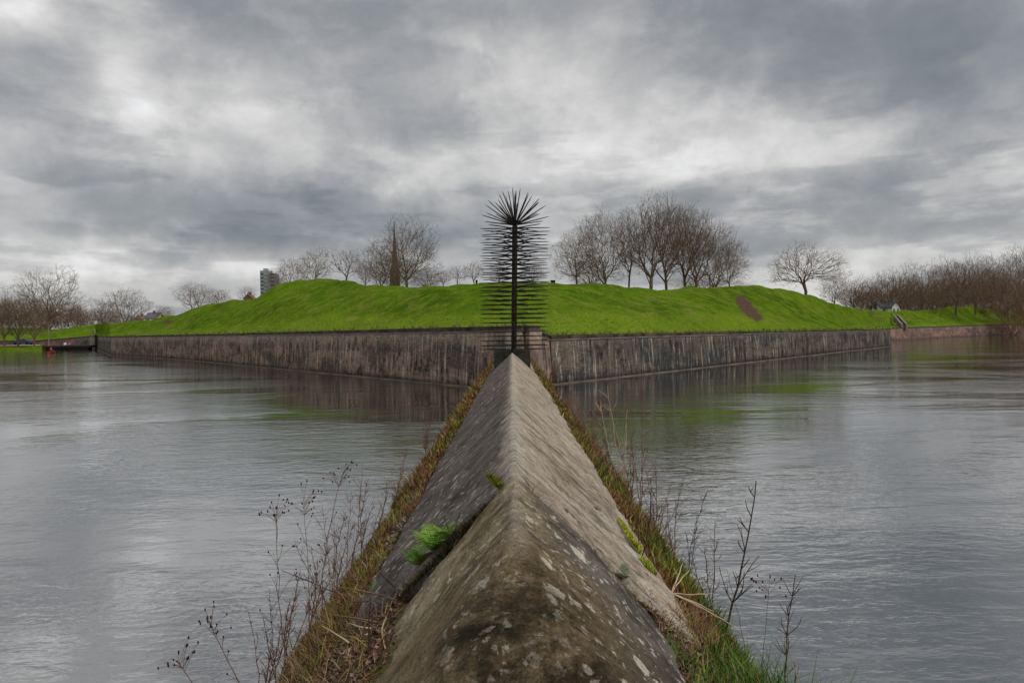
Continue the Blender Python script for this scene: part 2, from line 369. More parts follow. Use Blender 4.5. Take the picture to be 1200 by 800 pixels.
    c = t.mix(t.mapr(drip, 0.50, 0.36, 0, 0.72), c, t.mix(1.0, c, (0.34, 0.31, 0.28), 'MULTIPLY'))
    c = t.mix(t.mapr(drip, 0.55, 0.70, 0, 0.45), c, t.mix(1.0, c, (1.7, 1.6, 1.5), 'MULTIPLY'))
    c = t.mix(t.mapr(fine, 0.52, 0.70, 0, 0.6), c, (0.045, 0.038, 0.030))
    c = t.mix(t.mapr(pit, 0.50, 0.66, 0, 0.6), c, t.mix(1.0, c, (1.5, 1.45, 1.35), 'MULTIPLY'))
    c = t.mix(t.mapr(pit, 0.48, 0.36, 0, 0.6), c, t.mix(1.0, c, (0.4, 0.38, 0.35), 'MULTIPLY'))
    t.put(b.inputs['Base Color'], c); b.inputs['Roughness'].default_value = 0.92; b.inputs['Specular IOR Level'].default_value = 0.08
    bp = t.new('ShaderNodeBump'); bp.inputs['Distance'].default_value = 0.012; bp.inputs['Strength'].default_value = 0.9
    t.l.new(t.m('ADD', t.m('MULTIPLY', fine, 1.0), t.m('ADD', t.m('MULTIPLY', med, 1.5), t.m('MULTIPLY', pit, 0.35))), bp.inputs['Height'])
    t.l.new(bp.outputs[0], b.inputs['Normal'])
    return m
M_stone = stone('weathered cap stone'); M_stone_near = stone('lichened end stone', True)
M_ledge, t, b = material('overgrown brick ledge')
co = t.new('ShaderNodeTexCoord').outputs['Object']
a = t.noise(co, 3.0, 6, 0.7); c_ = t.noise(t.scalev(co, (1, 1, 1), (5, 5, 1)), 9.0, 6, 0.7); f = t.noise(co, 45, 4, 0.7)
c = t.mix(t.mapr(a, 0.35, 0.65), (0.050, 0.034, 0.020), (0.13, 0.095, 0.06))
c = t.mix(t.mapr(c_, 0.48, 0.62), c, (0.095, 0.11, 0.018))
c = t.mix(t.mapr(c_, 0.42, 0.32), c, (0.15, 0.075, 0.028))
c = t.mix(t.mapr(f, 0.55, 0.7, 0, 0.7), c, (0.03, 0.022, 0.015))
t.put(b.inputs['Base Color'], c); b.inputs['Roughness'].default_value = 0.95; b.inputs['Specular IOR Level'].default_value = 0.05
bp = t.new('ShaderNodeBump'); bp.inputs['Distance'].default_value = 0.05
t.l.new(t.m('ADD', c_, t.m('MULTIPLY', f, 0.4)), bp.inputs['Height']); t.l.new(bp.outputs[0], b.inputs['Normal'])
M_iron = simple('rusted dark iron', (0.030, 0.024, 0.020), 0.6, 0.5, 9.0, 0.3)
M_block = simple('dark mossy block stone', (0.040, 0.042, 0.030), 0.9, 0.5, 6.0, bump=0.01)
M_bark = simple('bark', (0.130, 0.095, 0.066), 0.9, 0.35, 2.0)
M_twig = simple('twigs', (0.150, 0.100, 0.066), 0.9, 0.25, 0.6)
M_twig_red = simple('reddish twigs', (0.165, 0.092, 0.060), 0.9, 0.25, 0.6)
M_stem = simple('dry stems', (0.13, 0.068, 0.045), 0.8, 0.3, 8)
M_stem_dark = simple('dark woody stems', (0.065, 0.042, 0.035), 0.8, 0.3, 8)
M_straw = simple('straw stalks', (0.38, 0.28, 0.18), 0.8, 0.25, 8)
M_seed = simple('dark seed heads', (0.028, 0.018, 0.015), 0.9, 0.3, 20)

# ------------------------------------------------------------------ plan of the fortress walls (water level)
def wl(px, py): p = on_z(px, py, 0.0); return Vector((p.x, p.y))
L0 = wl(129, 416.0); L1 = wl(205, 420.6); TIP = wl(617, 460.2); S1 = wl(650, 450.8)
R1 = wl(1045, 405.6)
FL = at(113, 400, 156).xy; CL = at(44, 400, 166).xy; CLL = at(-140, 400, 176).xy
RF = at(1044.5, 399, 129).xy; RC = at(1172, 392.5, 186).xy; RCC = at(1330, 390, 245).xy
plan = [(CLL, 2.2), (CL, 2.2), (FL, 3.1), (L0, 2.86), (L1, 2.86), (TIP, 2.86), (S1, 2.42), (R1, 2.42), (RF, 2.42), (RC, 2.9), (RCC, 2.9)]

def wall_part(name, pts, z0, z1s, thick, mat, parent, batter=0.0, out_=0.0, seg=1.0, top=True, wob=0.02):
    """strip of masonry along a plan polyline: outer face, top and inner face"""
    # arc-length samples
    P = []; s = 0
    for i in range(len(pts) - 1):
        a, c = pts[i], pts[i+1]; L = (c - a).length; n = max(1, int(L / seg))
        for k in range(n + (1 if i == len(pts) - 2 else 0)):
            f = k / n; P.append((a.lerp(c, f), z1s[i] * (1 - f) + z1s[i+1] * f, s + L * f, i))
        s += L
    verts = []; uvs = []; faces = []
    rows = 8
    for j, (p, z1, s_, i) in enumerate(P):
        q0 = P[max(j-1, 0)][0]; q1 = P[min(j+1, len(P)-1)][0]
        d = (q1 - q0).normalized(); nrm = Vector((d.y, -d.x))         # outward (towards the water) for left-to-right plan
        for k in range(rows + 1):
            f = k / rows; z = z0 + (z1 - z0) * f
            w_ = mnoise.noise(Vector((s_ * 0.35, z * 0.9, 3.3))) * wob
            o = out_ - batter * f + w_
            verts.append((p.x + nrm.x * o, p.y + nrm.y * o, z + (mnoise.noise(Vector((s_ * 0.5, 7.7, 0))) * wob * 0.8 if k == rows else 0))); uvs.append((s_, z))
        verts.append((p.x + nrm.x * (out_ - batter - thick), p.y + nrm.y * (out_ - batter - thick), z1)); uvs.append((s_, z1 + thick))
        verts.append((p.x + nrm.x * (out_ - batter - thick), p.y + nrm.y * (out_ - batter - thick), z0)); uvs.append((s_, z1 + thick + 1))
    n = rows + 3
    for j in range(len(P) - 1):
        for k in range(n - 1):
            faces.append((j*n + k, (j+1)*n + k, (j+1)*n + k + 1, j*n + k + 1))
        faces.append((j*n + n-1, (j+1)*n + n-1, (j+1)*n, j*n))
    faces.append(tuple(range(n))[::-1]); faces.append(tuple((len(P)-1)*n + k for k in range(n)))
    return mesh_obj(name, verts, faces, mat, parent, uvs=uvs)

def masonry(name, pts, tops, mat, label, cat='wall', cop=0.26, seg=1.0):
    root = empty(name, (pts[0].x, pts[0].y, 0)); tag(root, label, cat)
    off = Vector((-pts[0].x, -pts[0].y)); pl = [p + off for p in pts]
    wall_part('wall_face', pl, -1.2, [z - cop for z in tops], 0.7, mat, root, batter=0.22, seg=seg)
    # coping sits on the face: its foot is where the battered face ends
    def lift(o, dz): o.location.z = dz
    c1 = wall_part('string_course', pl, 0, [0.07] * len(pl), 0.7, M_footing, root, out_=-0.16, seg=seg, wob=0.008)
    c2 = wall_part('coping', pl, 0, [cop - 0.072] * len(pl), 0.62, M_coping, root, out_=-0.19, seg=seg, wob=0.04)
    for c, dz in ((c1, -cop + 0.001), (c2, -cop + 0.073)):
        me = c.data; arr = np.zeros(len(me.vertices) * 3); me.vertices.foreach_get('co', arr); arr = arr.reshape(-1, 3)
        # raise every vertex by the local top height
        cum = [0]
        for i in range(len(pl) - 1): cum.append(cum[-1] + (pl[i+1] - pl[i]).length)
        uvl = np.zeros(len(me.loops) * 2); me.uv_layers[0].data.foreach_get('uv', uvl); uvl = uvl.reshape(-1, 2)
        li = np.zeros(len(me.loops), dtype=np.int32); me.loops.foreach_get('vertex_index', li)
        sv_ = np.zeros(len(me.vertices)); sv_[li] = uvl[:, 0]
        arr[:, 2] += np.interp(sv_, cum, tops) + dz
        me.vertices.foreach_set('co', arr.ravel()); me.update()
    ft = wall_part('footing', pl, -1.0, [0.05] * len(pl), 0.3, M_footing, root, out_=0.10, seg=seg, wob=0.012)
    return root

# ------------------------------------------------------------------ water, bed
mesh_obj('water', [(-1500, -900, 0), (1500, -900, 0), (1500, 1200, 0), (-1500, 1200, 0)], [(0, 1, 2, 3)], M_water)['kind'] = 'structure'
bed = mesh_obj('ground', [(-6000, -6000, -2.5), (6000, -6000, -2.5), (6000, 7000, -2.5), (-6000, 7000, -2.5)], [(0, 1, 2, 3)],
               simple('mud bed', (0.06, 0.05, 0.035), 0.9)); bed['kind'] = 'structure'

# ------------------------------------------------------------------ terrain: ramparts behind the walls
def cross(px):
    """first plan polyline crossing of the vertical plane through the eye and that azimuth"""
    d = at(px, 395, 100.0); d2 = Vector((d.x, d.y)).normalized(); best = None
    for (a, za), (c, zc) in zip(plan[:-1], plan[1:]):
        e = c - a; den = d2.x * e.y - d2.y * e.x
        if abs(den) < 1e-9: continue
        t_ = (a.x * e.y - a.y * e.x) / den; s_ = (a.x * d2.y - a.y * d2.x) / den
        if t_ > 0 and -1e-6 <= s_ <= 1 + 1e-6 and (best is None or t_ < best[0]): best = (t_, za + (zc - za) * s_, a + e * s_)
    return best
T = [  # px, (depth beyond wall, y) x 4
    (-330, (6, 394), (14, 391), (22, 388), (34, 385)), (-60, (6, 393), (14, 390), (22, 387), (30, 385)),
    (0, (6, 392), (14, 389), (22, 387), (30, 384)), (36, (6, 392), (12, 390), (20, 387), (26, 384.5)),
    (60, (4, 392.5), (9, 391), (15, 388.5), (20, 386)), (78, (4, 392), (9, 390), (15, 387.5), (20, 385)),
    (95, (4, 391), (9, 388), (15, 384.5), (20, 382)), (113, (5, 391), (10, 387), (15, 383), (20, 380)),
    (128, (5, 391), (12, 386), (18, 382), (25, 379)), (150, (7, 389), (13, 385), (18, 381), (24, 377.5)),
    (175, (7, 388), (13, 382), (18, 378), (24, 374)), (205, (7, 387), (13, 380), (19, 374.5), (26, 370)),
    (240, (7, 385), (14, 374), (21, 365), (30, 358.5)), (270, (8, 383), (14, 371), (22, 361), (32, 353.5)),
    (300, (8, 379), (15, 362), (23, 355), (34, 352)), (325, (8, 375), (16, 352), (24, 348), (36, 335)),
    (350, (8, 373), (17, 347), (25, 345), (36, 328)), (385, (7, 371), (17, 345), (26, 343), (36, 327.5)),
    (405, (7, 370.5), (16, 344), (25, 341), (33, 329)), (432, (7, 370), (15, 341), (21, 338), (27, 335)),
    (480, (6.5, 370), (14, 341), (17, 339), (22, 337)), (540, (6.5, 369), (13, 340), (15, 337), (20, 333)),
    (600, (6.5, 369), (12, 341), (14, 337), (20, 332)), (650, (6, 369), (12, 346), (15, 338), (20, 330.5)),
    (700, (6, 367), (11, 358), (15, 342), (20, 333)), (740, (6, 366), (11, 357), (15, 345), (21, 338)),
    (770, (6, 366), (11, 357), (16, 347), (22, 341.5)), (800, (6, 366), (11, 357), (16, 347), (22, 339)),
    (850, (6, 367), (12, 356), (17, 346), (24, 335.5)), (880, (6, 371), (12, 358), (17, 347), (24, 335.5)),
    (900, (6, 374), (12, 360), (17, 350), (24, 338)), (930, (6, 377), (12, 364), (17, 353), (24, 341)),
    (955, (6, 379), (12, 369), (17, 359), (24, 348)), (985, (6, 381), (12, 375), (17, 367), (23, 358)),
    (1005, (6, 381.5), (14, 377), (30, 371), (50, 363.5)), (1025, (8, 382.6), (42, 381), (54, 373), (68, 364.8)),
    (1044, (10, 383.2), (38, 382.6), (50, 374), (61, 364.6)),
    (1046, (5, 382), (10, 378), (16, 371), (24, 364.5)), (1080, (5, 379.5), (11, 376), (18, 370), (26, 364)),
    (1100, (5, 379), (11, 375), (18, 369), (27, 361)), (1140, (6, 378), (12, 375), (20, 368), (30, 358)),
    (1165, (6, 377), (12, 374), (20, 368), (30, 360)), (1200, (6, 377), (12, 374), (20, 370), (30, 365)),
    (1330, (8, 377), (16, 374), (24, 371), (36, 367)), (1500, (8, 377), (16, 374), (24, 371), (36, 369))]
Tpx = np.array([r[0] for r in T], dtype=float)
cols_px = np.unique(np.concatenate([np.linspace(-330, 1500, 500), np.linspace(110, 1060, 420), [1044, 1046]]))
patches = [(868, 352, 5, 5, 1.0), (874, 359, 6, 6, 1.0), (881, 366, 6, 5, 0.9), (888, 372, 5, 4, 0.7), (434, 352, 3, 8, 0.55),
           (434, 362, 4, 5, 0.35), (196, 377, 9, 3, 0.9), (222, 376, 14, 4, 0.45), (770, 351, 14, 3, 0.45), (783, 346, 10, 3, 0.4),
           (713, 355, 8, 3, 0.35), (1022, 367, 6, 4, 0.7), (1031, 374, 8, 4, 0.6), (395, 341, 20, 4, 0.35), (1010, 362, 6, 3, 0.5),
           (1015, 380, 20, 2, 0.3), (1118, 372, 8, 3, 0.4), (1092, 376, 10, 2, 0.3), (440, 336, 18, 2, 0.3)]
patches = patches[:4] + [(a_, b_, c_, d_, e_ * 0.45) for a_, b_, c_, d_, e_ in patches[4:]]
verts = []; tints = []; ncol = 0; keep = []
def smooth_interp(ts, zs, tt):
    # monotone-ish cubic (Catmull-Rom) through the knots
    out_ = np.zeros_like(tt)
    m = np.gradient(zs, ts)
    for i, x in enumerate(tt):
        k = min(max(np.searchsorted(ts, x) - 1, 0), len(ts) - 2); h = ts[k+1] - ts[k]; u = (x - ts[k]) / h
        out_[i] = (2*u**3 - 3*u**2 + 1)*zs[k] + (u**3 - 2*u**2 + u)*h*m[k] + (-2*u**3 + 3*u**2)*zs[k+1] + (u**3 - u**2)*h*m[k+1]
    return out_
for px in cols_px:
    cr_ = cross(px)
    if cr_ is None: continue
    D0 = cr_[2].y; ztop = cr_[1]
    inset = 0.45
    ks = []
    seam = 1043.5 < px < 1046.0
    for k in range(4):
        if seam:
            row = [r for r in T if r[0] == 1044][0]; Dk = max(91.6 + row[k+1][0], D0 + 0.8 * (k + 1)); p = at(px, row[k+1][1], Dk); ks.append((Dk, p.z)); continue
        off = np.interp(px, Tpx, [r[k+1][0] for r in T]); yy = np.interp(px, Tpx, [r[k+1][1] for r in T])
        p = at(px, yy, D0 + off); ks.append((D0 + off, p.z))
    ts = np.array([D0 + inset, D0 + inset + 1.2] + [k[0] for k in ks] + [ks[3][0] + 3, ks[3][0] + 10, ks[3][0] + 26])
    z0_ = ztop - 0.06
    zs = np.array([z0_, max(z0_ + 0.10, z0_)] + [k[1] for k in ks] + [ks[3][1] - 0.35, max(ks[3][1] - 2.4, 2.6), 2.3])
    tt = np.concatenate([np.linspace(ts[0], ts[5], 44), np.linspace(ts[5], ts[-1], 11)[1:], [420.0, 4500.0]])
    zz_ = np.concatenate([smooth_interp(ts, zs, tt[:-2]), [2.2, 2.2]])
    for j, (D, z) in enumerate(zip(tt, zz_)):
        q = at(px, 395, D)
        amp_ = min(1.0, max(0.0, (D - ts[0]) / 4))
        nz = mnoise.noise(Vector((q.x * 0.16, q.y * 0.16, 1.0))) * 0.34 + mnoise.noise(Vector((q.x * 0.55, q.y * 0.55, 5.0))) * 0.15 + mnoise.noise(Vector((q.x * 1.6, q.y * 1.6, 8.0))) * 0.04
        if D > 300: nz = 0
        zf = z + nz * amp_
        verts.append((q.x, q.y, zf))
        # image place of this ground point, for the worn patches
        v = Vector((q.x, q.y, zf - EYE)); f_ = v.dot(fwd); ix = 600 + F * v.dot(rgt) / f_; iy = 400 - F * v.dot(upv) / f_
        dv = 0
        if j < 46:
            for a0, b0, ra, rb, am in patches:
                e = ((ix - a0) / ra) ** 2 + ((iy - b0) / rb) ** 2
                if e < 6: dv = max(dv, am * math.exp(-e * 0.8))
        edge = max(0.0, 1 - (D - ts[0]) / 0.9) * 0.7
        bm_ = max(0.0, min(1.0, (ks[0][0] + 0.8 - D) / 1.6)) * (0.75 + 0.5 * mnoise.noise(Vector((q.x * .2, q.y * .2, 2)))) * (0.9 if 330 < px < 900 else 0.45); tints.append((min(1, dv * 1.2), edge, max(0, min(1, bm_))))
    ncol += 1
nr = len(tt)
faces = [(i*nr + j, (i+1)*nr + j, (i+1)*nr + j + 1, i*nr + j + 1) for i in range(ncol - 1) for j in range(nr - 1)]
land = mesh_obj('terrain', verts, faces, M_grass, smooth=True, cols=tints); land['kind'] = 'structure'
TV = np.array(verts).reshape(ncol, nr, 3)
TT = np.array(tints).reshape(ncol, nr, 3)

def ground_z(x, y):
    """height of the rampart ground near a plan point"""
    d = ((TV[:, :, 0] - x) ** 2 + (TV[:, :, 1] - y) ** 2); i = np.unravel_index(np.argmin(d), d.shape)
    return float(TV[i][2])

masonry('bastion_wall', [L0, L1, TIP], [2.86, 2.86, 2.86], M_wallL, 'long rosy streaked brick moat wall on the left of the bastion')
masonry('bastion_wall', [TIP + Vector((0.02, 0.02)), S1 - Vector((0.02, 0.03))], [2.86, 2.42], M_wallL, 'short blunt brick tip of the bastion right behind the spiked post', seg=0.4)
masonry('bastion_wall', [S1, R1], [2.42, 2.42], M_wallR, 'long slate grey streaked brick moat wall on the right of the bastion')
masonry('bastion_wall', [R1 + Vector((0.0, 0.05)), RF], [2.42, 2.42], M_wallR, 'brick flank turning back at the far right corner of the bastion')
masonry('bastion_wall', [FL, L0 + Vector((-0.02, 0.04))], [3.1, 2.86], M_wallR, 'brick flank, its shade put in as darker brick, beside the landing stage, left end of bastion')  # shaded flank: its shadow is put in through the darker slate brick
masonry('curtain_wall', [RF + Vector((0.05, 0.02)), RC, RCC], [2.42, 2.9, 2.9], M_wallF, 'low pinkish brick wall far right beyond the bastion')
CM = CL.lerp(FL, 0.62)
masonry('curtain_wall', [CL, CM], [2.2, 2.75], M_wallF, 'pale pink brick wall behind the landing stage')
masonry('curtain_wall', [CM + Vector((0.03, 0)), FL - Vector((0.05, 0))], [2.8, 3.1], M_wallR, 'dark brick wall between pink wall and bastion flank')  # this stretch takes the darker slate brick
masonry('curtain_wall', [CLL, CL - Vector((0.05, 0))], [2.2, 2.2], M_wallF, 'low pink wall behind the two trunks on the left bank')

# turf tufts that roughen the ramparts and hang over the wall edge
def blades(name, P, H_, W_, L_, colors, mat, label=None, droop=0.35, parent=None):
    """P (n,3) roots; one bent blade each: 5 verts, 3 faces"""
    n = len(P); ang = rng.uniform(0, 2*np.pi, n); side = np.stack([np.cos(ang), np.sin(ang), np.zeros(n)], 1)
    la = rng.uniform(0, 2*np.pi, n); lean = np.stack([np.cos(la), np.sin(la), np.zeros(n)], 1) * (L_ * rng.uniform(0.2, 1, n))[:, None]
    if hasattr(droop, '__len__'): lean = lean + np.asarray(droop)[None, :]
    hm = np.array([1.0 + 1.5 * mnoise.noise(Vector((float(p[0]) * 3.1, float(p[1]) * 2.3, 5.5))) + 0.7 * mnoise.noise(Vector((float(p[0]) * 9, float(p[1]) * 8, 1.5))) for p in P])
    h = H_ * rng.uniform(0.4, 1.2, n) * np.clip(hm, 0.35, 2.2); w_ = W_ * rng.uniform(0.6, 1.3, n)
    up = np.stack([np.zeros(n), np.zeros(n), h], 1)
    a = P - side * w_[:, None] / 2; c = P + side * w_[:, None] / 2
    midp = P + up * 0.6 + lean * h[:, None] * 0.45
    a2 = midp - side * w_[:, None] * 0.38; c2 = midp + side * w_[:, None] * 0.38
    tip = P + up * 0.95 + lean * h[:, None] * 1.25
    V = np.stack([a, c, a2, c2, tip], 1).reshape(-1, 3)
    idx = np.arange(n) * 5
    Fq = np.stack([idx, idx+1, idx+3, idx+2], 1); Ft = np.stack([idx+2, idx+3, idx+4], 1)
    cc = np.repeat(colors, 5, axis=0)
    me = bpy.data.meshes.new(name)
    me.vertices.add(len(V)); me.vertices.foreach_set('co', V.astype(np.float32).ravel())
    loops = np.concatenate([Fq.ravel(), Ft.ravel()]); me.loops.add(len(loops)); me.loops.foreach_set('vertex_index', loops.astype(np.int32))
    starts = np.concatenate([np.arange(n) * 4, n * 4 + np.arange(n) * 3]); me.polygons.add(2 * n)
    me.polygons.foreach_set('loop_start', starts.astype(np.int32))
    me.update(calc_edges=True)
    ca = me.color_attributes.new('tint', 'FLOAT_COLOR', 'POINT'); c4 = np.ones((len(V), 4), dtype=np.float32); c4[:, :3] = cc
    ca.data.foreach_set('color', c4.ravel()); me.materials.append(mat)
    o = bpy.data.objects.new(name, me); COL.objects.link(o)
    if parent: o.parent = parent
    return o
def pick(palette, n, jit=0.25):
    pal = np.array(palette); c = pal[rng.integers(0, len(pal), n)]
    return np.clip(c * rng.uniform(1 - jit, 1 + jit, (n, 1)), 0, 1)

n = 60000
ci = rng.uniform(0, ncol - 1.001, n); rj = np.abs(rng.normal(0, 1, n)); rj = np.where(rng.random(n) < 0.12, rng.uniform(0, 1.2, n), rng.uniform(0, 45, n))
i0 = ci.astype(int); j0 = rj.astype(int); fi = (ci - i0)[:, None]; fj = (rj - j0)[:, None]
A = TV[i0, j0] * (1-fi) * (1-fj) + TV[i0+1, j0] * fi * (1-fj) + TV[i0, j0+1] * (1-fi) * fj + TV[i0+1, j0+1] * fi * fj
dirtv = TT[i0, j0][:, 0]
ok = (dirtv < 0.3) & ((rj < 1.3) | (rng.random(n) < 0.15)) & (A[:, 1] < 140) & (np.hypot(TV[i0+1, j0, 0] - TV[i0, j0, 0], TV[i0+1, j0, 1] - TV[i0, j0, 1]) < 3)
A = A[ok]; n = len(A)
cg = pick([(0.10, 0.18, 0.02), (0.13, 0.21, 0.03), (0.17, 0.23, 0.045), (0.20, 0.21, 0.07), (0.07, 0.13, 0.015)], n)
o = blades('turf_grass', A - np.array([0, 0, 0.03]), np.where(rj[ok] < 1.3, 0.20, 0.10), np.clip(A[:, 1] * 0.0009, 0.03, 0.08), 0.5, cg, M_blade)
tag(o, 'short bright green turf covering the rampart slopes', 'grass', kind='stuff')

# ------------------------------------------------------------------ left bank
def strip(name, px0, px1, knots, mat, n=60, wob=0.1, tint=(0, 0, 0), shore=0.0):
    vs_ = []; tn = []
    for i in range(n + 1):
        px = px0 + (px1 - px0) * i / n
        for j, (D, z) in enumerate(knots):
            q = at(px, 395, D + shore * mnoise.noise(Vector((px * 0.03, 0, 0))))
            vs_.append((q.x, q.y, z + (wob * mnoise.noise(Vector((q.x * .3, q.y * .3, 0))) if 0 < j < len(knots) - 1 else 0))); tn.append(tint if j else (0.9, 0, 0))
    m_ = len(knots)
    fs_ = [(i*m_ + j, (i+1)*m_ + j, (i+1)*m_ + j + 1, i*m_ + j + 1) for i in range(n) for j in range(m_ - 1)]
    return mesh_obj(name, vs_, fs_, mat, smooth=True, cols=tn)
lb = strip('riverbank', -420, 49, [(141, -0.6), (144, 0.25), (147, 0.62), (152, 0.8), (158, 0.95), (165, 1.1), (180, 1.2)], M_grass, shore=3); lb['kind'] = 'structure'
M_path = simple('pale path', (0.30, 0.27, 0.23), 0.9, 0.15, 0.5)
pth = strip('path', -420, 47, [(157, 1.04), (159, 1.10), (161.5, 1.16)], M_path, wob=0.0); pth['kind'] = 'structure'

# ------------------------------------------------------------------ the dam
dam = empty('stone_dam', (0, 0, 0)); tag(dam, 'long ridged stone dam running from the camera out to the bastion', 'dam')
ZR = EYE - 0.5
def loft(name, ys, profile, mat, disp, parent=None, close_near=True, close_far=True):
    vs_ = []; m_ = None
    for y in ys:
        pr = profile(y)
        m_ = len(pr)
        for x, z in pr:
            vs_.append((x, y, z))
    # displace along rough normal (outwards from the axis)
    out_ = []
    for x, y, z in vs_:
        d = disp(x, y, z); out_.append((x + d * 0.6 * x / (abs(x) + 0.06), y, z + d * 0.8))
    ns = len(ys)
    fs_ = [(i*m_ + j, i*m_ + j + 1, (i+1)*m_ + j + 1, (i+1)*m_ + j) for i in range(ns - 1) for j in range(m_ - 1)]
    if close_near: fs_.append(tuple(range(m_))[::-1])
    if close_far: fs_.append(tuple((ns-1)*m_ + j for j in range(m_)))
    return mesh_obj(name, out_, fs_, mat, parent, smooth=True)
def resample(pts, n):
    P = np.array(pts); d = np.r_[0, np.cumsum(np.hypot(*np.diff(P, axis=0).T))]; s = np.linspace(0, d[-1], n)
    return list(zip(np.interp(s, d, P[:, 0]), np.interp(s, d, P[:, 1])))
def rough(x, y, z, a=1.0):
    v = Vector((x, y, z))
    return a * (0.018 * mnoise.noise(v * 2.3) + 0.010 * mnoise.noise(v * 7) + 0.005 * mnoise.noise(v * 19) + 0.0025 * mnoise.noise(v * 45))
def cap_profile(y):
    wr = 0.012 + 0.01 * mnoise.noise(Vector((0, y * 1.3, 0)))
    pts = [(-0.625, EYE - 1.24), (-0.62, EYE - 1.09), (-0.30, EYE - 0.785), (-0.03, ZR - 0.030 - wr), (-0.012, ZR - 0.008 - wr), (0.0, ZR - wr), (0.012, ZR - 0.008 - wr),
           (0.03, ZR - 0.030 - wr), (0.30, EYE - 0.785), (0.66, EYE - 1.125), (0.665, EYE - 1.27)]
    return resample(pts, 70)
ys = np.concatenate([np.arange(2.41, 6, 0.03), np.arange(6, 12, 0.06), np.arange(12, 17.3, 0.12), [17.35]])
def cd(x, y, z):
    return rough(x, y, z)
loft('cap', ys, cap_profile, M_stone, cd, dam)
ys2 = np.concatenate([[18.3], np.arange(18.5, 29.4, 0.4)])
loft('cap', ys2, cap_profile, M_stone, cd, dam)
def ld(x, y, z):
    v = Vector((x, y, z))
    return (0.035 * mnoise.noise(v * 3) + 0.022 * mnoise.noise(v * 9) + 0.012 * mnoise.noise(v * 23)) * (1 if z > 0.6 else 0.4)
def low_profile(y):
    pts = [(-0.63, EYE - 1.28), (-0.62, EYE - 1.13), (-0.36, EYE - 0.92), (0, EYE - 0.80), (0.42, EYE - 0.96), (0.66, EYE - 1.16), (0.67, EYE - 1.30)]
    return resample(pts, 50)
loft('ledge', np.arange(-7, 2.405, 0.05), low_profile, M_ledge, ld, dam)
# near end block: hipped and worn
def end_profile(y):
    zl = EYE - 0.94; wl_, wr_ = 0.385, 0.455
    k = max(0.0, (1.5 - y) / 0.7); wl_ -= 0.04 * k; wr_ -= 0.05 * k
    zt = ZR - 0.006 + 0.006 * mnoise.noise(Vector((0, y * 6, 4)))
    hip = zt + (y - 1.58) * 0.42
    rr = 0.006 + 0.020 * min(1, max(0.0, (2.2 - y) / 0.8))
    far = min(1.0, max(0.0, (2.35 - y) / 0.025)); drop = 0.02 * (1 - far)
    pts = []
    for x in np.linspace(-wl_, wr_, 91):
        s = abs(x) / (wl_ if x < 0 else wr_)
        zline = (math.sqrt((s * (zt - zl)) ** 2 + rr ** 2) - rr)
        full = (math.sqrt((zt - zl) ** 2 + rr ** 2) - rr)
        z = zt - (zt - zl) * zline / full + 0.016 * math.sin(math.pi * s) ** 2
        h_ = hip + 0.02 * mnoise.noise(Vector((x * 5, y * 5, 1)))
        kk = 0.05; d_ = (z - h_) / kk
        z = (z + h_ - kk * math.log(2 * math.cosh(min(20, max(-20, d_))) )) / 2
        pts.append((x, z - drop))
    return [(-wl_ + 0.012, zl - 0.25), (-wl_ - 0.004, zl - 0.06)] + pts + [(wr_ + 0.004, zl - 0.06), (wr_ - 0.012, zl - 0.25)]
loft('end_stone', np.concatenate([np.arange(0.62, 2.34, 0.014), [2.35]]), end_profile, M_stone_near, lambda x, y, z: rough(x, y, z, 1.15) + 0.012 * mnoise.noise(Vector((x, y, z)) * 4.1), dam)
# block under the spiked post
mb = MB(); mb.box(-0.46, 17.36, EYE - 1.20, 0.46, 18.26, ZR + 0.02)
ob = mb.build('block', M_block, dam)
# masonry body and overgrown ledges
def ledge_profile(sgn):
    def pr(y):
        e = 0.035 * mnoise.noise(Vector((y * 1.7, sgn * 3, 0))) + 0.03 * mnoise.noise(Vector((y * 5, sgn * 3, 2)))
        pts = [(sgn * 0.52, EYE - 1.26), (sgn * 0.66, EYE - 1.18), (sgn * 0.84, EYE - 1.31), (sgn * (1.02 + e), EYE - 1.50), (sgn * (1.09 + e), EYE - 1.64), (sgn * 1.14, 0.8), (sgn * 1.2, -1.5)]
        r_ = resample(pts, 44)
        return r_ if sgn > 0 else r_
    return pr
ysl = np.concatenate([np.arange(-7, 1, 0.25), np.arange(1, 8, 0.05), np.arange(8, 17, 0.1), np.arange(17, 30.2, 0.25)])
for sgn in (-1, 1):
    loft('ledge', ysl, ledge_profile(sgn), M_ledge, ld, dam)
mb = MB(); mb.box(-0.54, -6.99, -1.5, 0.54, 29.6, EYE - 1.27)
mb.build('core', M_ledge, dam)

# ------------------------------------------------------------------ vegetation on the ledges
def ledge_points(sgn, n, y0, y1, s0=0.0, s1=1.0, power=1.0):
    """roots on a ledge; y density falls with distance"""
    u = rng.random(n) ** power; y = y0 * (y1 / y0) ** u
    s = rng.uniform(s0, s1, n)
    x = np.interp(s, [0, 0.25, 0.6, 0.85, 1.0], [0.63, 0.71, 0.88, 1.03, 1.10]); z = np.interp(s, [0, 0.25, 0.6, 0.85, 1.0], [EYE-1.16, EYE-1.20, EYE-1.34, EYE-1.51, EYE-1.68])
    return np.stack([sgn * x, y, z + rng.uniform(-0.02, 0.02, n)], 1)
def clumpy(P, scale, thr, seed):
    v = np.array([mnoise.noise(Vector((p[0] * scale, p[1] * scale, seed))) for p in P]); return P[v > thr]
pal_moss = [(0.11, 0.13, 0.012), (0.19, 0.19, 0.02), (0.05, 0.06, 0.012), (0.20, 0.16, 0.03)]
pal_rust = [(0.19, 0.082, 0.030), (0.23, 0.12, 0.05), (0.07, 0.033, 0.018), (0.13, 0.06, 0.03)]
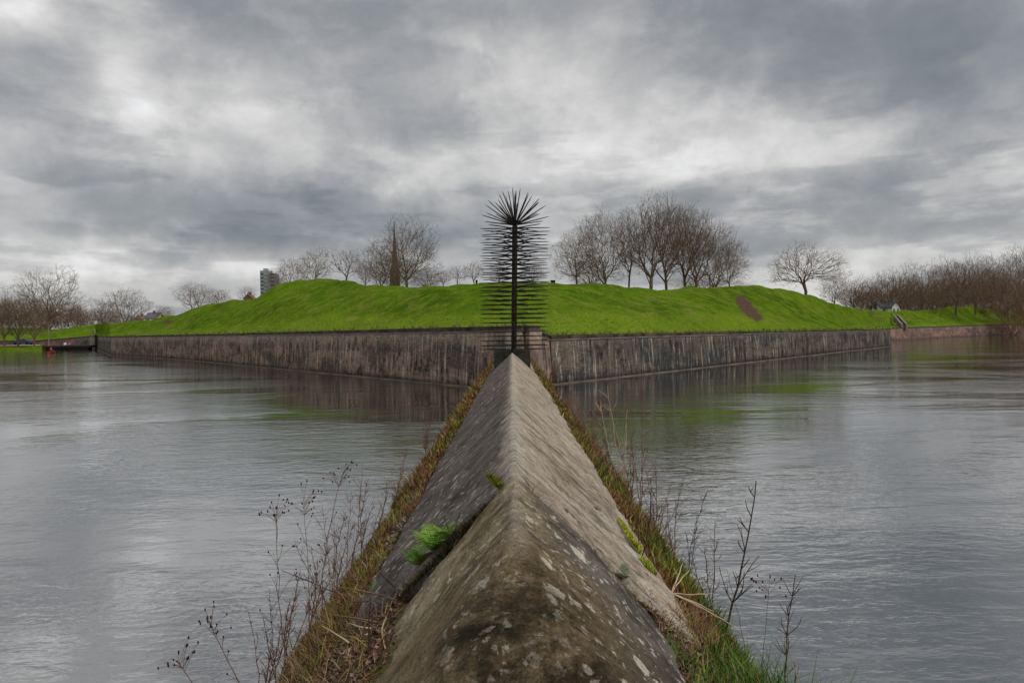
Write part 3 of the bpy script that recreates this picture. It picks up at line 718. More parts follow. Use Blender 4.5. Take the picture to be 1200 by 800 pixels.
pal_dry = [(0.26, 0.19, 0.11), (0.18, 0.12, 0.075), (0.32, 0.25, 0.16), (0.12, 0.08, 0.055)]
pal_green = [(0.05, 0.11, 0.015), (0.08, 0.16, 0.02), (0.035, 0.075, 0.012), (0.11, 0.18, 0.03)]
def shelf_points(sgn, n, y0=1.2, y1=2.38):
    y = rng.uniform(y0, y1, n); j = rng.normal(0, 0.02, n) + 0.03 * np.sin(y * 9)
    x = (rng.uniform(0.40, 0.70, n) if sgn < 0 else rng.uniform(0.47, 0.72, n)) + j * (rng.random(n) < 0.4)
    return np.stack([sgn * x, y, EYE - 0.955 - (x - 0.4) * 0.80 + rng.uniform(-0.035, 0.035, n)], 1)
def mixpal(n, *pw):
    cs = np.zeros((n, 3)); r_ = rng.random(n); acc = 0
    tot = sum(w_ for _, w_ in pw)
    for pal, w_ in pw:
        sel = (r_ >= acc / tot) & (r_ < (acc + w_) / tot + 1e-9); cs[sel] = pick(pal, int(sel.sum())); acc += w_
    return cs
specs = []
for sgn in (-1, 1):
    P = ledge_points(sgn, 26000, 1.6, 29.5, -0.04 if sgn < 0 else 0.0, 1.0)
    cl_ = np.array([mnoise.noise(Vector((p[0] * 2.0, p[1] * 0.9, 4.4))) for p in P])
    hh = np.clip(0.030 + 0.004 * P[:, 1], 0.03, 0.09)
    o = blades('moss', P, hh, np.clip(0.0022 * P[:, 1], 0.005, 0.03), 0.8, np.where((cl_ + rng.normal(0, 0.12, len(P)) > 0.02)[:, None], mixpal(len(P), (pal_moss, 6), (pal_rust, 1.0)), mixpal(len(P), (pal_rust, 6), (pal_dry, 1.0), (pal_moss, 1))), M_blade)
    tag(o, 'rust and olive moss on the %s ledge of the dam' % ('left' if sgn < 0 else 'right'), 'moss', kind='stuff')
    P = clumpy(ledge_points(sgn, 13000, 1.6, 29.5, 0.15, 1.0), 1.4, 0.10, 3 + sgn)
    o = blades('dry_grass', P, np.clip(0.07 + 0.004 * P[:, 1], 0.07, 0.15), np.clip(0.0011 * P[:, 1], 0.0035, 0.014), 0.9, mixpal(len(P), (pal_dry, 4), (pal_rust, 3), (pal_moss, 2)), M_blade)
    tag(o, 'dry straggly grass on the %s ledge of the dam' % ('left' if sgn < 0 else 'right'), 'grass', kind='stuff')
# lush grass, right foreground
P = ledge_points(1, 9000, 1.45, 3.3, 0.05, 0.75); keep_ = [(mnoise.noise(Vector((p[0]*2.5, p[1]*2.2, 9))) + (2.5 - p[1]) * 0.35) > 0.05 for p in P]
P = np.vstack([P[np.array(keep_)], shelf_points(1, 3600, 1.2, 2.2)])
o = blades('green_grass', P, 0.14, 0.0048, 0.8, mixpal(len(P), (pal_green, 6), (pal_dry, 0.6)), M_blade)
tag(o, 'lush green grass tufts on the right ledge beside the end stone', 'grass', kind='stuff')
P = clumpy(ledge_points(1, 9000, 1.45, 9, 0.3, 1.0), 1.8, 0.05, 13)
o = blades('green_grass', P, 0.09, 0.0055, 0.9, mixpal(len(P), (pal_green, 3), (pal_moss, 3)), M_blade)
tag(o, 'thin olive grass along the outer right edge of the dam', 'grass', kind='stuff')
P = clumpy(ledge_points(-1, 7000, 1.8, 7, 0.2, 1.0), 2.2, 0.12, 23)
o = blades('green_grass', P, 0.05, 0.0045, 0.9, mixpal(len(P), (pal_green, 2), (pal_moss, 4)), M_blade)
tag(o, 'small yellow green tufts among the litter on the left ledge', 'grass', kind='stuff')

P = np.vstack([shelf_points(-1, 1500, 1.15, 2.5), ledge_points(-1, 2200, 1.5, 4.5, 0.0, 0.8), shelf_points(1, 3500, 1.15, 2.6)])
o = blades('dry_grass', P + np.array([0, 0, 0.02]), 0.055, 0.0030, 2.2, mixpal(len(P), (pal_dry, 3), (pal_rust, 4), (pal_moss, 1.5)), M_blade)
tag(o, 'flattened dead stems matted over the leaf litter beside the end stone', 'grass', kind='stuff')
# dead leaf litter
M_litter = tint_mat('dead leaves', 0.85)
def litter(name, P, size, pal, label):
    n = len(P); V = []; Fc = []; Cc = []
    cs = pick(pal, n, 0.35)
    for i, p in enumerate(P):
        s = size * random.uniform(0.5, 1.3); e = Matrix.Rotation(random.uniform(0, 6.28), 3, 'Z') @ Matrix.Rotation(random.uniform(-0.9, 0.9), 3, 'X') @ Matrix.Rotation(random.uniform(-0.9, 0.9), 3, 'Y')
        b0 = len(V); cz = random.uniform(0.1, 0.5) * s
        for q in ((-s, 0, cz), (-0.3*s, 0.42*s, 0), (0.5*s, 0.36*s, 0.1*s), (s, 0, cz), (0.4*s, -0.4*s, 0), (-0.4*s, -0.36*s, 0.05*s), (0, 0, -0.2*s)):
            V.append(Vector(p) + e @ Vector(q) + Vector((0, 0, 0.01))); Cc.append(cs[i])
        for k in range(6): Fc.append((b0 + k, b0 + (k+1) % 6, b0 + 6))
    o = mesh_obj(name, V, Fc, M_litter, cols=Cc); tag(o, label, 'leaves', kind='stuff'); return o
pal_leaf = [(0.17, 0.10, 0.075), (0.11, 0.06, 0.045), (0.30, 0.20, 0.15), (0.06, 0.034, 0.026), (0.15, 0.11, 0.075), (0.09, 0.08, 0.03)]
litter('leaf_litter', np.vstack([clumpy(ledge_points(-1, 9000, 1.5, 5.0, 0.0, 0.95), 1.2, -0.30, 31), shelf_points(-1, 12000, 1.1, 2.45)]), 0.0095, pal_leaf, 'curled brown leaf litter on the left ledge')
litter('leaf_litter', np.vstack([clumpy(ledge_points(1, 1600, 1.6, 3.6, 0.0, 0.35), 2.0, -0.05, 35), shelf_points(1, 9000, 1.15, 2.6)]), 0.0095, pal_leaf, 'brown leaf litter wedged between end stone and right ledge grass')

def polyl(p0, p1, n=7, bend=0.06, seed=0):
    rr = random.Random(seed); p0 = Vector(p0); p1 = Vector(p1); L = (p1 - p0).length
    b_ = Vector((rr.uniform(-1, 1), rr.uniform(-1, 1), rr.uniform(-.3, .3))) * bend * L
    return [p0.lerp(p1, i / n) + b_ * math.sin(math.pi * i / n) + Vector((rr.uniform(-1, 1), rr.uniform(-1, 1), rr.uniform(-1, 1))) * L * 0.008 * (0 < i < n) for i in range(n + 1)]

def ledge_at(px, py):         # the spot on a dam's ledge seen there
    best = None
    for zc, xc in ((0.97, 0.45), (1.08, 0.56), (1.17, 0.66), (1.23, 0.75), (1.31, 0.84), (1.41, 0.93), (1.50, 1.02), (1.62, 1.08)):
        p = on_z(px, py, EYE - zc); e = abs(abs(p.x) - xc)
        if best is None or e < best[0]: best = (e, p)
    return best[1]
def weed(name, base, tips, label, cat='weed', mat=M_stem, r=0.0028, heads=True, seed=0, side=0, group=None, dY=0.0):
    """upright dead stem(s): tips = list of (px, py) tips; side = number of side twigs per stem"""
    rr = random.Random(seed); root = empty(name, base); tag(root, label, cat, group)
    for k, (tx, ty) in enumerate(tips):
        tip = at(tx, ty, base.y + dY + rr.uniform(-0.05, 0.05)) - base
        st = MB(); hd = MB()
        pl = polyl((0, 0, -0.03), tip, 9, 0.05, seed * 7 + k)
        st.tube(pl, [r * (1 - 0.6 * i / 9) for i in range(10)], 4)
        for s in range(int(side * 1.6)):
            i = rr.randint(2, 8); p = pl[i]; up = (pl[i+1] - pl[i]).normalized()
            d = (up * rr.uniform(0.5, 1.0) + Vector((rr.uniform(-1, 1), rr.uniform(-1, 1) * 0.6, rr.uniform(-0.1, .5)))).normalized()
            L = tip.length * rr.uniform(0.10, 0.26) * (1.2 - i / 12)
            pp = polyl(p, p + d * L, 4, 0.1, seed + s * 3 + k); st.tube(pp, [r * 0.5, r * 0.45, r * 0.4, r * 0.35, r * 0.25], 3)
            if rr.random() < 0.7:
                q = pp[2]; d2 = (d + Vector((rr.uniform(-1, 1), rr.uniform(-1, 1), rr.uniform(0, 1)))).normalized()
                st.tube([q, q + d2 * L * 0.45], [r * 0.35, r * 0.2], 3)
            if heads:
                for h in (pp[-1],): hd.blob(h, (0.004, 0.004, 0.006), s)
        if heads:
            for s in range(15):
                d = Vector((rr.uniform(-1, 1), rr.uniform(-1, 1) * .7, rr.uniform(0.1, 1.1))).normalized(); L = rr.uniform(0.03, 0.11)
                p = pl[-2].lerp(pl[-1], rr.uniform(0, 1)); q = p + d * L
                st.tube([p, p.lerp(q, 0.6) + Vector((0, 0, 0.006)), q], [r * 0.35, r * 0.3, r * 0.25], 3)
                hd.blob(q, (0.0036, 0.0036, rr.uniform(0.005, 0.009)), s)
        st.build('stem', mat, root)
        if heads:
            for c_ in range(len(hd.v) // 42 if False else len(hd.v) // 12):
                nf_ = len(hd.f) // (len(hd.v) // 12)
                mesh_obj('seed_head', hd.v[c_*12:(c_+1)*12], [tuple(i - c_*12 for i in f) for f in hd.f[c_*nf_:(c_+1)*nf_]], M_seed, root, smooth=True)
    return root
def lp(px, py): return ledge_at(px, py)
def edge(sgn, Y, dz=0.0): return Vector((sgn * 1.04, Y, EYE - 1.52 + dz))
weed('dead_weed', edge(-1, 3.1), [(325, 592)], 'tall dead weed with dark seed clusters, tallest left of the end stone', seed=3, side=6)
weed('dead_weed', edge(-1, 3.65), [(404, 550)], 'tall dead weed crowned with a broad cluster of dark seed heads, over left ledge', seed=4, side=8)
weed('dead_weed', edge(-1, 3.4), [(356, 585)], 'thin dead weed between the two seed-headed weeds on the left edge', seed=5, side=7)
weed('dead_weed', edge(-1, 2.75), [(247, 733)], 'short dead weed leaning left over the water at the bottom left', seed=6, side=3)
weed('dead_weed', edge(-1, 2.6), [(209, 776)], 'lowest dead weed arching over the water at the bottom left corner', seed=7, side=3)
weed('dead_stalk', edge(-1, 2.7), [(291, 716)], 'bare thin stalk rising beside the lowest seeded weeds', 'weed', heads=False, seed=8, side=5)
weed('dead_stalk', edge(-1, 2.95), [(316, 690), (308, 722)], 'pair of knobbly dead stalks near the left bottom edge', 'weed', heads=False, seed=9, side=6, mat=M_stem_dark)
weed('bare_twigs', edge(-1, 4.2), [(424, 542), (412, 575), (440, 580)], 'thicket of fine reddish twigs on the left edge behind the seeded weeds', 'shrub', heads=False, seed=10, side=12, mat=M_stem, r=0.0026)
weed('bare_twigs', edge(-1, 3.8), [(377, 590), (392, 602), (365, 640), (345, 632)], 'fine brown twigs between the two tall seeded weeds', 'shrub', heads=False, seed=11, side=10, mat=M_stem, r=0.0024)
weed('bare_twigs', edge(-1, 4.9), [(455, 560), (447, 590), (462, 545)], 'low reddish brush halfway along the left ledge', 'shrub', heads=False, seed=12, side=10, mat=M_stem, r=0.0026)
for k_, (Y_, tips_, lab_) in enumerate([(2.75, [(330, 720), (345, 700), (318, 745)], 'reddish twiggy shoots among the leaf litter at the bottom left edge'),
        (3.05, [(352, 668), (368, 690), (340, 700)], 'reddish twiggy shoots beside the tallest seeded weed'), (3.4, [(385, 640), (372, 655), (398, 660)], 'brown twiggy shoots under the broad seed cluster weed'),
        (3.9, [(415, 610), (425, 630), (405, 600)], 'brown twiggy shoots right of the broad seed cluster weed'), (4.6, [(438, 590), (432, 560), (450, 600)], 'twiggy shoots beyond the broad seed cluster weed'),
        (5.8, [(470, 545), (478, 520)], 'sparse shoots at the middle of the left ledge'), (8.0, [(500, 490), (507, 480), (495, 500)], 'thin shoots on the far half of the left ledge')]):
    weed('bare_twigs', edge(-1, Y_, 0.06), tips_, lab_, 'shrub', heads=False, seed=50 + k_, side=14, mat=M_twig_red if k_ % 2 else M_stem, r=0.0022 + 0.0003 * Y_)
for k_, (px_, py_, tx_, ty_, lab_) in enumerate([(395, 745, 385, 665, 'reddish stem standing in the litter nearest the tall weeds'), (420, 735, 412, 655, 'reddish stem standing mid litter'),
        (440, 700, 420, 620, 'thin stem arching over the cap edge above the litter'), (375, 775, 362, 705, 'reddish stem at the bottom of the litter patch')]):
    weed('dead_stalk', lp(px_, py_), [(tx_, ty_), (tx_ + 9, ty_ + 12)], lab_, 'weed', heads=False, seed=70 + k_, side=8, mat=M_stem, r=0.0022)
weed('bramble', lp(425, 700), [(330, 668)], 'dark bramble cane bending left across the ledge', 'bramble', heads=False, seed=14, side=4, mat=M_stem_dark, r=0.003)
weed('bramble', lp(463, 715), [(372, 745)], 'dead dark cane lying over the leaf litter left of the end stone', 'bramble', heads=False, seed=15, side=3, mat=M_stem_dark, r=0.004)
weed('bramble', lp(430, 780), [(434, 700)], 'dark broken cane sticking out of the leaf litter', 'bramble', heads=False, seed=16, side=3, mat=M_stem_dark, r=0.004)
# right side
weed('sapling', edge(1, 3.4), [(886, 563)], 'bare dark sapling leaning right over the water', 'sapling', heads=False, seed=21, side=9, mat=M_stem_dark, r=0.0065)
weed('sapling', edge(1, 2.55, -0.1), [(932, 673)], 'slender bare sapling at the bottom right corner', 'sapling', heads=False, seed=22, side=14, mat=M_stem_dark, r=0.004)
weed('dead_stalk', edge(1, 2.9), [(901, 688)], 'single dark-tipped stalk between the two bare saplings', 'weed', heads=True, seed=23, side=0, r=0.002)
weed('dead_stalk', edge(1, 3.05), [(852, 668)], 'thin curved stalk right under the leaning sapling', 'weed', heads=False, seed=24, side=3, r=0.002)
weed('bare_twigs', edge(1, 4.1), [(817, 606), (829, 575), (803, 622)], 'small bare brush left of the leaning sapling', 'shrub', heads=False, seed=25, side=10, mat=M_stem_dark, r=0.0028)
weed('bare_twigs', edge(1, 5.0), [(786, 566), (777, 590), (765, 582), (795, 590)], 'upright reddish shoots on the right ledge', 'shrub', heads=False, seed=26, side=7, mat=M_stem, r=0.0035)
weed('straw_stalks', edge(1, 6.4), [(712, 452), (704, 470), (722, 505), (735, 480)], 'tall pale straw stalks on the right ledge against the dark reflection', 'reeds', heads=False, seed=27, side=4, mat=M_straw, r=0.0045)
weed('bare_twigs', edge(1, 5.6), [(752, 440), (738, 500), (760, 520)], 'long brown shoots arching over the right water', 'shrub', heads=False, seed=28, side=6, mat=M_stem, r=0.0035)
weed('bare_twigs', edge(1, 8.5), [(672, 455), (664, 440), (690, 480), (700, 470)], 'reddish brush along the middle of the right ledge', 'shrub', heads=False, seed=29, side=10, mat=M_twig_red, r=0.005)
weed('bare_twigs', Vector((1.0, 19.0, EYE - 1.4)), [(664, 416), (656, 408), (650, 425), (672, 430), (668, 405)], 'bare bush growing at the foot of the wall tip, right of the spiked post', 'shrub', heads=False, seed=30, side=12, mat=M_twig_red, r=0.011)
weed('bramble', Vector((0.60, 3.25, EYE - 1.08)), [(762, 560), (748, 600)], 'dark cane rising from the right edge of the cap', 'bramble', heads=False, seed=31, side=4, mat=M_stem_dark, r=0.004)
weed('dead_stalk', Vector((-0.22, 2.45, EYE - 0.74)), [(540, 597), (520, 605)], 'tiny dark sprig in the joint above the fern', 'weed', heads=False, seed=32, side=5, mat=M_stem_dark, r=0.002)
# straw bunch flopped over the right ledge
root = empty('fallen_stalks', lp(787, 703)); tag(root, 'pale broken stalks fanned out on the right ledge grass', 'dead stalks')
for k, (tx, ty, dy_) in enumerate([(858, 733, -.15), (853, 729, -0.1), (836, 716, -.1), (808, 668, .2), (835, 695, .1), (800, 660, .25), (860, 734, -0.2)]):
    m_ = MB(); tip = at(tx, ty, root.location.y + dy_) - root.location
    m_.tube(polyl((0, 0, 0.03), tip, 6, 0.05, k), [0.0035, 0.0032, 0.003, 0.0028, 0.0025, 0.002, 0.0016], 4); m_.build('stalk', M_straw, root)
root = empty('fallen_twigs', lp(440, 770)); tag(root, 'tangle of grey twigs lying between litter and end stone', 'twigs')
for k in range(16):
    m_ = MB(); a = Vector((random.uniform(-.1, .2), random.uniform(-.15, .45), 0.05)); a.z = 0.04 - a.x * 0.3
    d = Vector((random.uniform(-.2, .1), random.uniform(-.15, .3), random.uniform(-.03, .08)))
    m_.tube(polyl(a, a + d, 5, 0.12, k), [0.003, 0.0028, 0.0025, 0.002, 0.0016, 0.001], 4); m_.build('twig', random.choice([M_stem_dark, M_stem, M_straw]), root)

litter('rubble', clumpy(ledge_points(-1, 1600, 2.4, 12, 0.0, 0.3), 1.5, -0.1, 41), 0.020, [(0.30, 0.28, 0.25), (0.20, 0.18, 0.16), (0.12, 0.10, 0.09)], 'broken pale mortar and stone bits along the left edge of the cap')
for k_, (Y_, tips_, lab_) in enumerate([(6.0, [(728, 470), (716, 500), (740, 520), (700, 490)], 'cluster of tall tan stems on the right ledge before the wall reflection'),
        (5.0, [(752, 520), (768, 540), (742, 545)], 'cluster of tan stems left of the upright reddish shoots'), (7.2, [(698, 462), (686, 480), (705, 500)], 'tan stems on the right ledge halfway to the spiked post'),
        (4.4, [(800, 560), (782, 585), (770, 600)], 'reddish shoots close behind the small bare brush'), (10.5, [(664, 460), (656, 450), (668, 475)], 'low twigs on the far half of the right ledge'),
        (3.6, [(838, 610), (826, 640), (812, 655)], 'thin dark shoots at the foot of the leaning sapling')]):
    weed('bare_twigs', edge(1, Y_, 0.05), tips_, lab_, 'shrub', heads=False, seed=90 + k_, side=11, mat=(M_stem, M_twig_red, M_stem)[k_ % 3], r=0.0022 + 0.0003 * Y_)
# ferns and moss cushions
M_fern = tint_mat('fern green', 0.6)
def fern(name, loc, nf, L, label, seed=0, col=(0.10, 0.185, 0.025), face=(0, 0, 1)):
    rr = random.Random(seed); root = empty(name, loc); tag(root, label, 'fern')
    for k in range(nf):
        V = []; Fc = []; Cc = []
        up_k = rr.uniform(0.15, 0.9); a = rr.uniform(0, 6.28); l = L * rr.uniform(0.6, 1.1); out2 = Vector((math.cos(a), math.sin(a), 0)) + Vector(face) * 0.5
        cv = [Vector(col) * rr.uniform(0.5, 1.5) if rr.random() > 0.15 else Vector((0.16, 0.10, 0.04))]
        pts = []
        for i in range(15):
            t_ = i / 14; pts.append(out2 * l * t_ * 0.8 + Vector((0, 0, l * up_k * (1.1 * t_ - 0.7 * t_ * t_))))
        sdir = out2.cross(Vector((0, 0, 1))).normalized()
        for i in range(1, 15):
            t_ = i / 14; w_ = l * 0.36 * math.sin(math.pi * min(1, t_ * 0.75 + 0.2)) * (1 - t_ * 0.55)
            f_ = (pts[i] - pts[i-1]).normalized()
            for sg in (-1, 1):
                b0 = len(V); base = pts[i]; tipp = base + sdir * sg * w_ + f_ * w_ * 0.45 + Vector((0, 0, -w_ * 0.15 + rr.uniform(-.2, .2) * w_))
                # each leaflet has small lobes
                for q in range(4):
                    u = q / 4; p1 = base.lerp(tipp, u); p2 = base.lerp(tipp, u + 0.30); b1 = len(V)
                    V += [p1, p2, p1.lerp(p2, 0.5) + f_ * w_ * 0.22 * (1 - u * 0.6), p1.lerp(p2, 0.5) - f_ * w_ * 0.16 * (1 - u * 0.6)]
                    Fc += [(b1, b1+2, b1+1), (b1, b1+1, b1+3)]; Cc += [tuple(cv[0] * rr.uniform(0.8, 1.2))] * 4
        mesh_obj('frond', V, Fc, M_fern, root, cols=Cc)
    return root
fern('fern', (-0.345, 2.46, EYE - 0.84), 12, 0.115, 'low green fern growing at the lower left end of the joint', 9)
fern('fern', (-0.285, 2.45, EYE - 0.78), 14, 0.135, 'bright green fern in the joint left of the end stone', 1)
fern('fern', (-0.235, 2.44, EYE - 0.745), 9, 0.085, 'smaller fern frond cluster just above the big bright fern', 2)
fern('fern', (0.385, 2.41, EYE - 0.88), 9, 0.06, 'small dark fern in the joint on the right of the end stone', 3, (0.05, 0.11, 0.02))
fern('fern', (-0.56, 2.75, EYE - 1.05), 9, 0.055, 'little green sprig at the left edge of the cap', 4)
def moss(name, loc, r, label, col, n=160, flat=0.5):
    P = []; 
    for k in range(n):
        a = random.uniform(0, 6.28); q = math.sqrt(random.random())
        P.append((loc[0] + r[0]*q*math.cos(a), loc[1] + r[1]*q*math.sin(a), loc[2] + r[2]*q*math.cos(a)))
    P = np.array(P); cs = pick([col, tuple(c * 0.6 for c in col), tuple(c * 1.3 for c in col)], n)
    o = blades(name, P, 0.022, 0.006, 0.9, cs, M_blade); tag(o, label, 'moss', kind='stuff'); return o
moss('moss', (-0.055, 2.40, EYE - 0.545), (0.035, 0.03, -0.03), 'olive moss cushion in the joint just left of the ridge', (0.14, 0.15, 0.02), 500)
moss('moss', (0.575, 3.42, EYE - 1.025), (0.03, 0.28, -0.03), 'bright yellow moss strip on the right lower edge of the cap', (0.30, 0.32, 0.015), 2600)
moss('moss', (0.585, 2.98, EYE - 1.035), (0.03, 0.08, -0.03), 'small yellow green moss patch at the right corner of the cap', (0.24, 0.28, 0.02), 700)
P = np.array([(x, 2.385 + random.uniform(-.02, .02), EYE - 0.5 - 0.98 * abs(x) - 0.03) for x in [random.uniform(0.03, 0.56) ** 1 for _ in range(900)]])
o = blades('joint_grass', P, 0.045, 0.003, 0.8, mixpal(len(P), (pal_dry, 2), (pal_rust, 2), (pal_moss, 2)), M_blade); tag(o, 'dry grass growing along the joint right of the ridge', 'grass', kind='stuff')
P = np.array([(-x, 2.385 + random.uniform(-.02, .02), EYE - 0.5 - 0.98 * abs(x) - 0.03) for x in [random.uniform(0.12, 0.56) ** 1 for _ in range(120)]])
o = blades('joint_grass', P, 0.03, 0.003, 0.8, mixpal(len(P), (pal_rust, 2), (pal_moss, 2)), M_blade); tag(o, 'thin moss and grass along the joint left of the ridge', 'grass', kind='stuff')

P = np.array([(x * sg, 2.38 + random.uniform(-.025, .022), EYE - 0.5 - 0.97 * x - 0.035) for sg in (-1, 1) for x in [random.uniform(0.01, 0.64) for _ in range(2200)]])  # near-black blades along the joint, coloured as the shadow in the gap
o = blades('joint_shade', P, 0.022, 0.004, 0.9, pick([(0.03, 0.025, 0.012), (0.05, 0.04, 0.02), (0.02, 0.015, 0.01), (0.07, 0.06, 0.02)], len(P)), M_blade); tag(o, 'dark blades standing in for shade in the joint between cap and end stone', 'moss', kind='stuff')

# ------------------------------------------------------------------ the spiked iron post
sp = empty('spiked_post', (0.045, 17.45, ZR)); tag(sp, 'tall dark iron post bristling with long spikes, standing on the dam', 'sculpture')
PH = 3.22; LEAN = Vector((0.07, 0, PH))
def along(h): return LEAN * (h / PH)
m_ = MB(); m_.tube([along(PH * i / 24) + Vector((0, 0, -0.02)) for i in range(25)], [0.072 + 0.004 * (i % 2) for i in range(25)], 10); m_.build('pole', M_iron, sp)
spikes = []
rows_n = 28
for k in range(rows_n):
    h = 0.05 + (PH - 0.13) * k / (rows_n - 1); a0 = (0.0, 0.35, -0.3)[k % 3]
    for q in range(8):
        a = a0 + q * 2 * math.pi / 8 + random.uniform(-.09, .09)
        dz_ = random.uniform(-0.006, 0.006)
        if k == 0: dz_ = random.uniform(-0.04, 0.06)
        spikes.append((along(h + random.uniform(-.006, .006)), Vector((math.cos(a), math.sin(a), dz_)).normalized(), 0.94 * random.uniform(0.95, 1.02)))
for ring, (el, cnt) in enumerate(((13, 9), (28, 9), (45, 9), (62, 7), (79, 4))):
    a0 = random.uniform(0, 6.28)
    for q in range(cnt):
        a = a0 + q * 2 * math.pi / cnt + random.uniform(-.12, .12); e = R(el + random.uniform(-4, 4))
        spikes.append((along(PH), Vector((math.cos(a) * math.cos(e), math.sin(a) * math.cos(e), math.sin(e))), 0.92 * random.uniform(0.95, 1.04)))
top_sp = spikes[-38:]; row_sp = spikes[:-38]
row_sp.sort(key=lambda s: -abs(s[1].x))
single = top_sp + row_sp[:62]; rest = row_sp[62:]
def spike_mb(mb_, p, d, L): mb_.tube([p, p + d * L * 0.55, p + d * L * 0.9, p + d * L], [0.0155, 0.0145, 0.011, 0.003], 5)
for p, d, L in single:
    m_ = MB(); spike_mb(m_, p, d, L); m_.build('spike', M_iron, sp)
m_ = MB()
for p, d, L in rest: spike_mb(m_, p, d, L)
o = m_.build('spikes', M_iron, sp); o['kind'] = 'stuff'

# ------------------------------------------------------------------ bare trees
def grow(seed, N, trunk_h, crown_c, crown_r, bf=0.35, ang=0.5, r_leaf=0.011, stems=1, flat_bottom=-0.55, gamma=2.25, twigs=3, shell=0.5, twl=(0.35, 0.8)):
    rr = np.random.default_rng(seed)
    pts = []
    while len(pts) < N:
        p = rr.normal(size=3); p /= np.linalg.norm(p); r_ = rr.random() ** (1/3 * shell if False else 1/3)
        p = p * r_
        if p[2] < flat_bottom: continue
        # lumpy crown
        lump = 0.84 + 0.50 * mnoise.noise(Vector(tuple(p / max(r_, .2) * 1.6 + seed)))
        pts.append(np.array(crown_c) + p * np.array(crown_r) * lump)
    P = [np.array([0.0, 0, -0.4])]; par = [-1]
    nt = max(3, int(trunk_h / 0.35))
    if stems == 1:
        off = rr.normal(size=2) * 0.12
        for i in range(1, nt + 1):
            f = i / nt; P.append(np.array([off[0] * f * f, off[1] * f * f, trunk_h * f])); par.append(len(P) - 2)
    else:
        for s in range(stems):
            a = 2 * np.pi * s / stems + rr.random(); last = 0
            for i in range(1, nt + 1):
                f = i / nt; P.append(np.array([math.cos(a) * 0.12 * trunk_h * f ** 1.3 * stems ** .5, math.sin(a) * 0.12 * trunk_h * f ** 1.3 * stems ** .5, trunk_h * f])); par.append(last); last = len(P) - 1
    n0 = len(P); ALL = np.array(P + pts); M_ = len(ALL); par = par + [-1] * N
    path = np.zeros(M_); dirs = np.zeros((M_, 3)); dirs[:, 2] = 1
    for i in range(1, n0):
        v = ALL[i] - ALL[par[i]]; path[i] = path[par[i]] + np.linalg.norm(v); dirs[i] = v / np.linalg.norm(v)
    best = np.full(M_, 1e9); bp_ = np.full(M_, -1); done = np.zeros(M_, bool); done[:n0] = True
    def relax(j):
        v = ALL - ALL[j]; d = np.linalg.norm(v, axis=1) + 1e-6; cs = (v @ dirs[j]) / d
        cost = d * (1 + ang * (1 - cs) + 0.35 * np.maximum(0, -v[:, 2] / d)) + bf * path[j]
        m = (cost < best) & ~done; best[m] = cost[m]; bp_[m] = j
    for j in range(max(1, n0 - (3 if stems == 1 else stems * nt)), n0): relax(j)
    for _ in range(N):
        b_ = np.where(done, 1e9, best); i = int(np.argmin(b_)); done[i] = True; par[i] = int(bp_[i])
        v = ALL[i] - ALL[par[i]]; L = np.linalg.norm(v) + 1e-6; path[i] = path[par[i]] + L
        dd = 0.65 * v / L + 0.35 * dirs[par[i]]; dirs[i] = dd / np.linalg.norm(dd); relax(i)
    order = np.argsort(path)[::-1]; acc = np.zeros(M_); kids = np.zeros(M_, int)
    for i in order:
        if par[i] >= 0: kids[par[i]] += 1
    for i in order:
        r_g = acc[i] if kids[i] else r_leaf ** gamma
        acc[i] = r_g
        if par[i] >= 0: acc[par[i]] += r_g
    rad = acc ** (1 / gamma)
    # pull nodes a little towards the line parent-child for smoother limbs
    A0 = []; A1 = []; RA = []; RB = []
    for i in range(1, M_):
        A0.append(ALL[par[i]]); A1.append(ALL[i]); RA.append(min(rad[par[i]], rad[i] * 1.35)); RB.append(rad[i])
    A0 = np.array(A0); A1 = np.array(A1); RA = np.array(RA); RB = np.array(RB)
    thick = RB > r_leaf * 5.5
    # twigs
    t0 = []; t1 = []
    for i in range(n0, M_):
        if rad[i] > r_leaf * 3.2: continue
        for k in range(twigs if kids[i] == 0 else max(1, twigs - 1)):
            d = dirs[i] * 0.9 + rr.normal(size=3) * 0.55 + np.array([0, 0, 0.15]); d /= np.linalg.norm(d); L = rr.uniform(*twl)
            a = ALL[i]; m1 = a + d * L * 0.5; d2 = d + rr.normal(size=3) * 0.25; e = m1 + d2 / np.linalg.norm(d2) * L * 0.5
            t0 += [a, m1]; t1 += [m1, e]
            d3 = d + rr.normal(size=3) * 0.6; t0.append(m1); t1.append(m1 + d3 / np.linalg.norm(d3) * L * 0.4)
    t0 = np.array(t0); t1 = np.array(t1)
    return (A0[thick], A1[thick], RA[thick], RB[thick]), (np.vstack([A0[~thick], t0]), np.vstack([A1[~thick], t1]), np.r_[RA[~thick], np.full(len(t0), r_leaf * 0.62)], np.r_[RB[~thick], np.full(len(t0), r_leaf * 0.40)])
